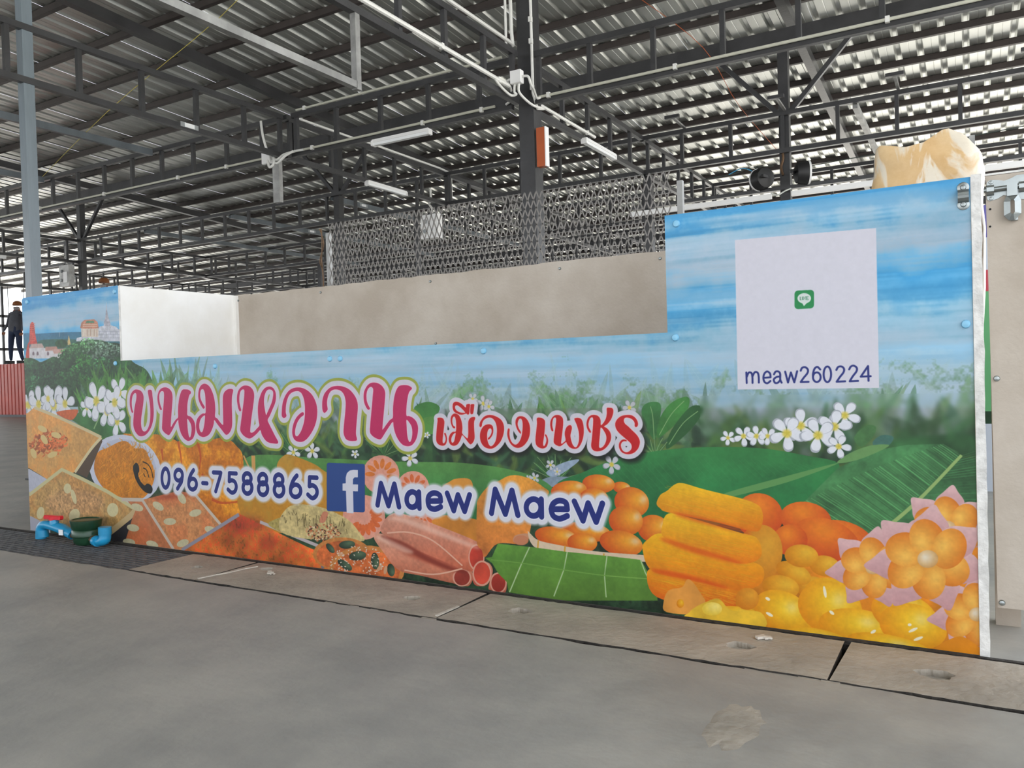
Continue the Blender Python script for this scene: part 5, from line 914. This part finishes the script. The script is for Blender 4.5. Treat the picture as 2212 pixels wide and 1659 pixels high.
lt = empty('side_lattice', 'dark lattice frame against the white daylight at the far left', 'lattice', (-21.5, 5, 0)); inv = Matrix.Translation(-Vector(lt.location))
pb = MB().box((0, 0, 1.7), (.05, .05, 3.4)).mesh('upright', M['steel'])
for k in range(22): link('upright', pb, lt, (0, k*1.25, 0))
for z in (3.35, 2.55, 2.3, 1.7): MB().box((0, 13, z), (.05, 27, .07)).build('rail', M['steel'], lt)
pb = MB().box((0, 0, 2.95), (.012, .012, .8)).mesh('thin_bar', M['steel'])
for k in range(66): link('thin_bar', pb, lt, (0, k*.4, 0))
# ------------------------------------------------------------------ the stall
ST = empty('market_stall', 'long stall of board panels with a printed picture of sweets across its front', 'stall', (-2.1, 2.3, 0)); SI = Matrix.Translation(-Vector(ST.location))
def sp(mb, name, m, parent=ST, smooth=False):
    o = mb.build(name, m, None, smooth); o.parent = parent
    if parent is ST: o.matrix_parent_inverse = SI
    return o
X0, X1 = -4.21, .004; n0, n1, nz, H = -3.418, -.786, .85, 1.198
out = [(X0, .004), (X1, .003), (X1, H), (n1, H), (n1, nz), (n0, nz), (n0, H), (X0+.012, H-.002), (X0, H-.012)]
sp(MB().prism(out, 2.302, 2.311), 'front_panel', M['core'])
pf = MB().add([(x, 2.3, z) for x, z in out]+[(x, 2.302, z) for x, z in out], [tuple(range(9))]+[(i, (i+1) % 9, 9+(i+1) % 9, 9+i) for i in range(9)])
me = pf.mesh('printed_picture', M['white']); me.materials.clear()
im = bpy.data.images.new('stall print', TW, TH, alpha=False); im.colorspace_settings.name = 'sRGB'
px = np.ones((TH, TW, 4), np.float32); px[..., :3] = img[::-1]/255; im.pixels.foreach_set(px.ravel()); im.update(); im.pack()
pm_ = bpy.data.materials.new('printed vinyl'); pm_.use_nodes = True; nn = pm_.node_tree.nodes; ll = pm_.node_tree.links; bs_ = nn['Principled BSDF']
ti = nn.new('ShaderNodeTexImage'); ti.image = im; ti.extension = 'EXTEND'; uvn = nn.new('ShaderNodeUVMap'); uvn.uv_map = 'UVMap'; ll.new(uvn.outputs[0], ti.inputs[0])
ll.new(ti.outputs[0], bs_.inputs['Base Color']); bs_.inputs['Roughness'].default_value = .42; bs_.inputs['Specular IOR Level'].default_value = .3
nz_ = nn.new('ShaderNodeTexNoise'); nz_.inputs['Scale'].default_value = 9; bp_ = nn.new('ShaderNodeBump'); bp_.inputs['Strength'].default_value = .12; bp_.inputs['Distance'].default_value = .01
tcn = nn.new('ShaderNodeTexCoord'); ll.new(tcn.outputs['Object'], nz_.inputs[0]); ll.new(nz_.outputs['Fac'], bp_.inputs['Height']); ll.new(bp_.outputs[0], bs_.inputs['Normal'])
me.materials.append(pm_); uv = me.uv_layers.new(name='UVMap')
for lp in me.loops: v = me.vertices[lp.vertex_index].co; uv.data[lp.index].uv = ((v.x+4.2)/4.208, v.z/1.2)
o = link('printed_picture', me, ST); o.matrix_parent_inverse = SI
def pan(x0, x1, y0, y1, z0, z1, nm, m, jag=0):
    mb = MB().box(((x0+x1)/2, (y0+y1)/2, (z0+z1)/2), (x1-x0, y1-y0, z1-z0)); return sp(mb, nm, m)
pan(n0-.010, n0, 2.312, 2.985, .01, H, 'side_panel', M['paint']); pan(X0, X0+.010, 2.312, 2.985, .01, H, 'side_panel', M['cement'])  # first panel is the one whitened to look strongly lit from the right
bk = MB(); xs_ = [X0+.012+i*.05 for i in range(84)]; pts = [(x, .01) for x in (X0+.012, -.03)]+[(x, H+(R.uniform(-.002, .004))) for x in reversed([q for q in xs_ if q < -.03])]
sp(MB().prism(pts, 2.986, 2.996), 'back_panel', M['cement'])
pan(-.012, .003, 2.312, 2.985, .01, H-.004, 'side_panel', M['cement'])
pan(n0, n0+.018, 2.966, 2.986, .85-.3, H-.002, 'corner_trim', M['paint'])
pan(X0, n1, 2.312, 2.34, nz-.06, nz-.012, 'top_rail', M['galv'])
# white painted end strip of the front at the right
es = MB(); N = 30
prof = [(X1+.0005, .0), (X1+.024, .0)]; L_s = [(X1+.0005, .002+1.2*k/N) for k in range(N+1)]; R_s = [(X1+.0225+R.uniform(-.0015, .0015), .002+1.2*k/N) for k in range(N+1)]
sp(MB().prism(L_s+R_s[::-1], 2.296, 2.312), 'end_strip', M['core'])
# hexagon-head painted screws
def screw(x, z, y, m, parent, r=.008, nm='screw'):
    o = MB().lathe((0, 0, 0), [(r, 0), (r, .002), (r*.8, .006), (r*.3, .007)], 12, 'y').build(nm, m, None, 40); o.location = (x, y, z); o.parent = parent
    if parent is ST: o.matrix_parent_inverse = SI
    return o
skyb = mat('paint-filled blue screw', (130, 190, 222), .3)
for x, z in [(-4.16, 1.172), (-3.439, 1.171), (-3.452, .839), (-2.773, .806), (-2.127, .816), (-2.075, .815), (-1.434, .82), (-.75, 1.17), (-.762, .834), (-.012, .833)]: screw(x, z, 2.3, skyb, ST, .011)
for x, z in [(-2.808, 1.17), (-2.137, 1.17), (-1.477, 1.17), (-2.117, .886), (-1.471, .877), (-1.042, 1.17), (-3.40, 1.17)]: screw(x, z, 2.986, M['chrome'], ST, .006)
# staple of the bolt on the front
kp = MB(); kp.lathe((0, 0, 0), [(.0135, 0), (.0135, .002), (.011, .003)], 20, 'y')
t2 = empty('bolt_staple', None, None); t2.parent = ST; t2.matrix_parent_inverse = SI; t2.location = (-.012, 2.3, 1.152)
for dz in (.021, -.021):
    MB().lathe((0, 0, dz), [(.0135, 0), (.0135, .0025), (.0125, .003)], 20, 'y').build('plate', M['chrome'], t2, 40); MB().lathe((0, -.003, dz), [(.007, 0), (.0055, .003), (.002, .0038)], 14, 'y').build('rivet', M['chrome'], t2, 40)
lp_ = MB(); ar = [(-.0, .016), (-.010, .013), (-.016, .007), (-.0175, 0), (-.016, -.007), (-.010, -.013), (0, -.016)]
for a, b_ in zip(ar[:-1], ar[1:]): lp_.bar((0, a[0]-.001, a[1]), (0, b_[0]-.001, b_[1]), .024, .0022, up=(0, 1, 0))
lp_.build('loop', M['chrome'], t2)
# ------------------------------------------------------------------ gate panel at the right with barrel bolt
G_ = empty('gate_panel', 'plain beige board gate at the right edge with a barrel bolt', 'gate', (.55, 2.33, .12))
ge = [(.041-.55, .0)]+[(.047-.55-.006*k/10+R.uniform(-.0008, .0008), 1.08*k/10) for k in range(1, 11)]
MB().prism([(.045-.55, 0), (.62, 0), (.62, 1.08), (.0365-.55, 1.08)], 0, .010).build('board', M['cement'], G_)
MB().prism([(.035-.55, 1.081), (.62, 1.081), (.62, 1.086), (.035-.55, 1.086)], -.001, .012).build('top_edge', M['core'], G_)
MB().box((.60, .03, .5), (.04, .04, 1.24)).build('hinge_post', M['steel'], G_)
for x, z in ((.0525, .695), (.0545, .133)): screw(x-.55, z-.12, 0, M['chrome'], G_, .0075)
for x, z in ((.0455, 1.117), (.0445, 1.074)): MB().lathe((x-.55, -.0005, z-.12), [(.0026, 0), (.0026, .0008)], 12, 'y').build('screw_hole', M['hole'], G_)
bt = empty('barrel_bolt', 'zinc plated barrel bolt with hasp on the beige gate', 'bolt', (.04, 2.33, 1.163))
pl = [(0, .022), (.006, .026), (.022, .024), (.036, .020), (.05, .024), (.062, .030), (.12, .031), (.14, .024), (.14, -.024), (.12, -.031), (.062, -.030), (.045, -.018), (.034, -.015), (.022, -.022), (.006, -.026), (0, -.022), (-.002, -.012), (-.002, .012)]
MB().prism(pl, -.0025, 0).build('back_plate', M['chrome'], bt)
MB().tube([(-.008, -.011, 0), (.135, -.011, .004)], .0058, 14).build('bolt_rod', M['chrome'], bt, 40)
for x, w in ((.006, .016), (.072, .012), (.118, .012)):
    q = MB(); aa = [(-.0025, .012), (-.014, .0105), (-.0195, .005), (-.0195, -.005), (-.014, -.0105), (-.0025, -.012)]
    for a, b_ in zip(aa[:-1], aa[1:]): q.bar((x, a[0], a[1]), (x, b_[0], b_[1]), w, .0022, up=(0, 1, 0))
    q.build('strap', M['chrome'], bt)
for x, z in ((.008, .020), (.008, -.020), (.128, .02), (.128, -.02)): MB().lathe((x, -.0025, z), [(.0052, 0), (.0045, .0025), (.001, .0032)], 12, 'y').build('rivet', M['chrome'], bt, 40)
MB().box((.052, -.018, -.006), (.022, .003, .03)).build('hasp_neck', M['chrome'], bt)
ho = [(.040, -.020), (.064, -.020), (.070, -.034), (.070, -.066), (.056, -.082), (.044, -.080), (.034, -.068), (.034, -.034)]; hi = [(.049, -.032), (.055, -.032), (.0565, -.036), (.0565, -.062), (.054, -.066), (.050, -.066), (.0475, -.062), (.0475, -.036)]
vv = [(x, -.017, z) for x, z in ho]+[(x, -.0225, z) for x, z in hi]+[(x, -.012, z) for x, z in ho]+[(x, -.0165, z) for x, z in hi]; ff = []
for i in range(8): j = (i+1) % 8; ff += [(i, j, 8+j, 8+i), (16+i, 24+i, 24+j, 16+j), (i, 16+i, 16+j, j), (8+i, 8+j, 24+j, 24+i)]
MB().add(vv, ff).build('hasp', M['chrome'], bt)
MB().box((.056, -.010, -.075), (.014, .014, .012)).build('staple', M['chrome'], bt)
# things in the narrow gap between stall and gate
o = MB().box((0, 0, .6), (.06, .05, 1.2)).build('beige_post', M['cement']); o.location = (.075, 2.62, 0); tag(o, 'beige post standing in the gap between the stall and the gate', 'post')
t_ = empty('banner', 'strip of a coloured hanging banner in the gap beside the gate', 'banner', (.12, 5.2, 0))
for nm, z0, z1, m in (('pole', 0, 2.0, 'galv'),): MB().box((-.1, .02, 1), (.03, .03, 2.0)).build('pole', M[m], t_)
for z0, z1, m in ((1.42, 1.60, 'indigo'), (1.24, 1.42, 'bluew'), (1.12, 1.24, 'cherry'), (.45, 1.12, 'sheet_g'), (.38, .45, 'green'), (.0, .38, 'bluew')): MB().box((0, 0, (z0+z1)/2), (.5, .01, z1-z0)).build('band', M[m], t_)
# package wrapped in brown paper and film standing inside the stall
KR = random.Random(5); cre = [(KR.uniform(-1, 1), KR.uniform(0, 6.28), KR.uniform(8, 26), KR.uniform(.002, .008)) for _ in range(16)]
PX_ = [-.165, -.15, -.11, -.05, -.01, .02, .06, .10, .135, .155]; PZ_ = [1.30, 1.385, 1.395, 1.375, 1.372, 1.40, 1.415, 1.39, 1.34, 1.27]
NP = 72; ring = []; levels = [0, .2, .4, .6, .8, .95, 1.05]+[1.1+.0125*i for i in range(30)]
for z in levels:
    row = []
    for i in range(NP):
        a = 2*math.pi*i/NP; ex = math.copysign(abs(math.cos(a))**.45, math.cos(a)); ey = math.copysign(abs(math.sin(a))**.45, math.sin(a)); tp = min(1, max(0, (z-1.2)/.25))
        x = ex*.145+(.022*tp if ex < 0 else -.004*tp)*abs(ex); y = .10*ey*(1-.45*tp**2)
        zt = min(z, float(np.interp(x, PX_, PZ_))-.02*(abs(ey) < .6)-.012*tp*(1+ey))
        d = sum(am*abs(math.sin(fr*(x*math.cos(ph)+zt*1.3*math.sin(ph))+cx_)) for cx_, ph, fr, am in cre)*(1 if z > .9 else .3)
        row.append((x+(d-.03)*.25*math.cos(a), y-(d-.03)*.5*(1 if math.sin(a) < 0 else -1), zt))
    ring.append(row)
nl = len(levels); vs = [v for r_ in ring for v in r_]; fs = [(j*NP+i, j*NP+(i+1) % NP, (j+1)*NP+(i+1) % NP, (j+1)*NP+i) for j in range(nl-1) for i in range(NP)]+[tuple(range(NP))[::-1]]
t0 = (nl-1)*NP; fs += [(t0+i, t0+i+1, t0+NP-2-i, t0+NP-1-i) for i in range(NP//2-1)]
K_ = empty('wrapped_package', 'package in creased brown paper and clear film sticking up behind the right of the stall', 'package', (-.112, 2.72, 0))
MB().add(vs, fs).build('paper_wrap', M['kraft'], K_, 35)
# ------------------------------------------------------------------ water meter with blue pipes on the grating
T_ = empty('water_meter', 'green water meter with blue pipes and red valve handle lying on the grating', 'water meter', (-3.705, 2.200, 0), rz=.11); T_.scale = (1.30, 1.12, 1.0); zf = .0
def wp(mb, nm, m, smooth=40): return mb.build(nm, M[m], T_, smooth)
wp(MB().tube(curve([(-.175, .02, zf+.004), (-.172, .02, zf+.045), (-.165, .02, .062), (-.150, .018, .072), (-.12, .016, .074)], 5), .0205, 16), 'elbow', 'blue')
wp(MB().tube([(-.165, .019, .045), (-.163, .019, .012)], .0228, 16), 'elbow_collar', 'blue')
wp(MB().tube([(-.125, .016, .074), (-.085, .012, .068), (-.05, .01, .062), (-.01, .004, .050), (.0, .003, .048)], [.0215, .0215, .024, .0205, .0205], 16), 'valve_body', 'blue')
wp(MB().tube([(-.002, .003, .049), (.024, .0, .040)], .0235, 16), 'socket', 'blue')
wp(MB().lathe((-.088, .011, .078), [(.017, 0), (.017, .022), (.013, .028)], 14), 'valve_neck', 'blue')
hd = wp(MB().box((-.092, .011, .112), (.088, .024, .020)), 'handle', 'red', False); hd.modifiers.new('b', 'BEVEL').width = .004; wp(MB().lathe((-.092, .011, .100), [(.018, 0), (.018, .014)], 16), 'handle_hub', 'red')
wp(MB().box((-.02, -.0195, .052), (.022, .002, .026)), 'price_tag', 'label', False)
wp(MB().tube([(.024, 0, .040), (.055, -.003, .034)], .0165, 14), 'nipple', 'brass')
wp(MB().lathe((.095, -.004, .004), [(.038, 0), (.046, .012), (.048, .036), (.052, .040), (.052, .066), (.049, .070), (.053, .076), (.055, .096), (.057, .108), (.057, .114), (.050, .116), (.046, .112)], 32), 'meter_body', 'green')
wp(MB().tube([(.14, -.014, .032), (.152, -.018, .030), (.165, -.022, .028)], [.019, .023, .019], 8), 'hex_nut', 'brass')
wp(MB().tube(curve([(.165, -.022, .028), (.185, -.022, .026), (.205, -.024, .034), (.208, -.022, .055), (.208, -.022, .092)], 5), .0215, 16), 'elbow', 'blue')
wp(MB().tube([(.208, -.022, .060), (.208, -.022, .094)], .0235, 16), 'elbow_collar', 'blue'); wp(MB().tube([(.164, -.022, .028), (.180, -.027, .027)], .0245, 16), 'elbow_collar', 'blue')
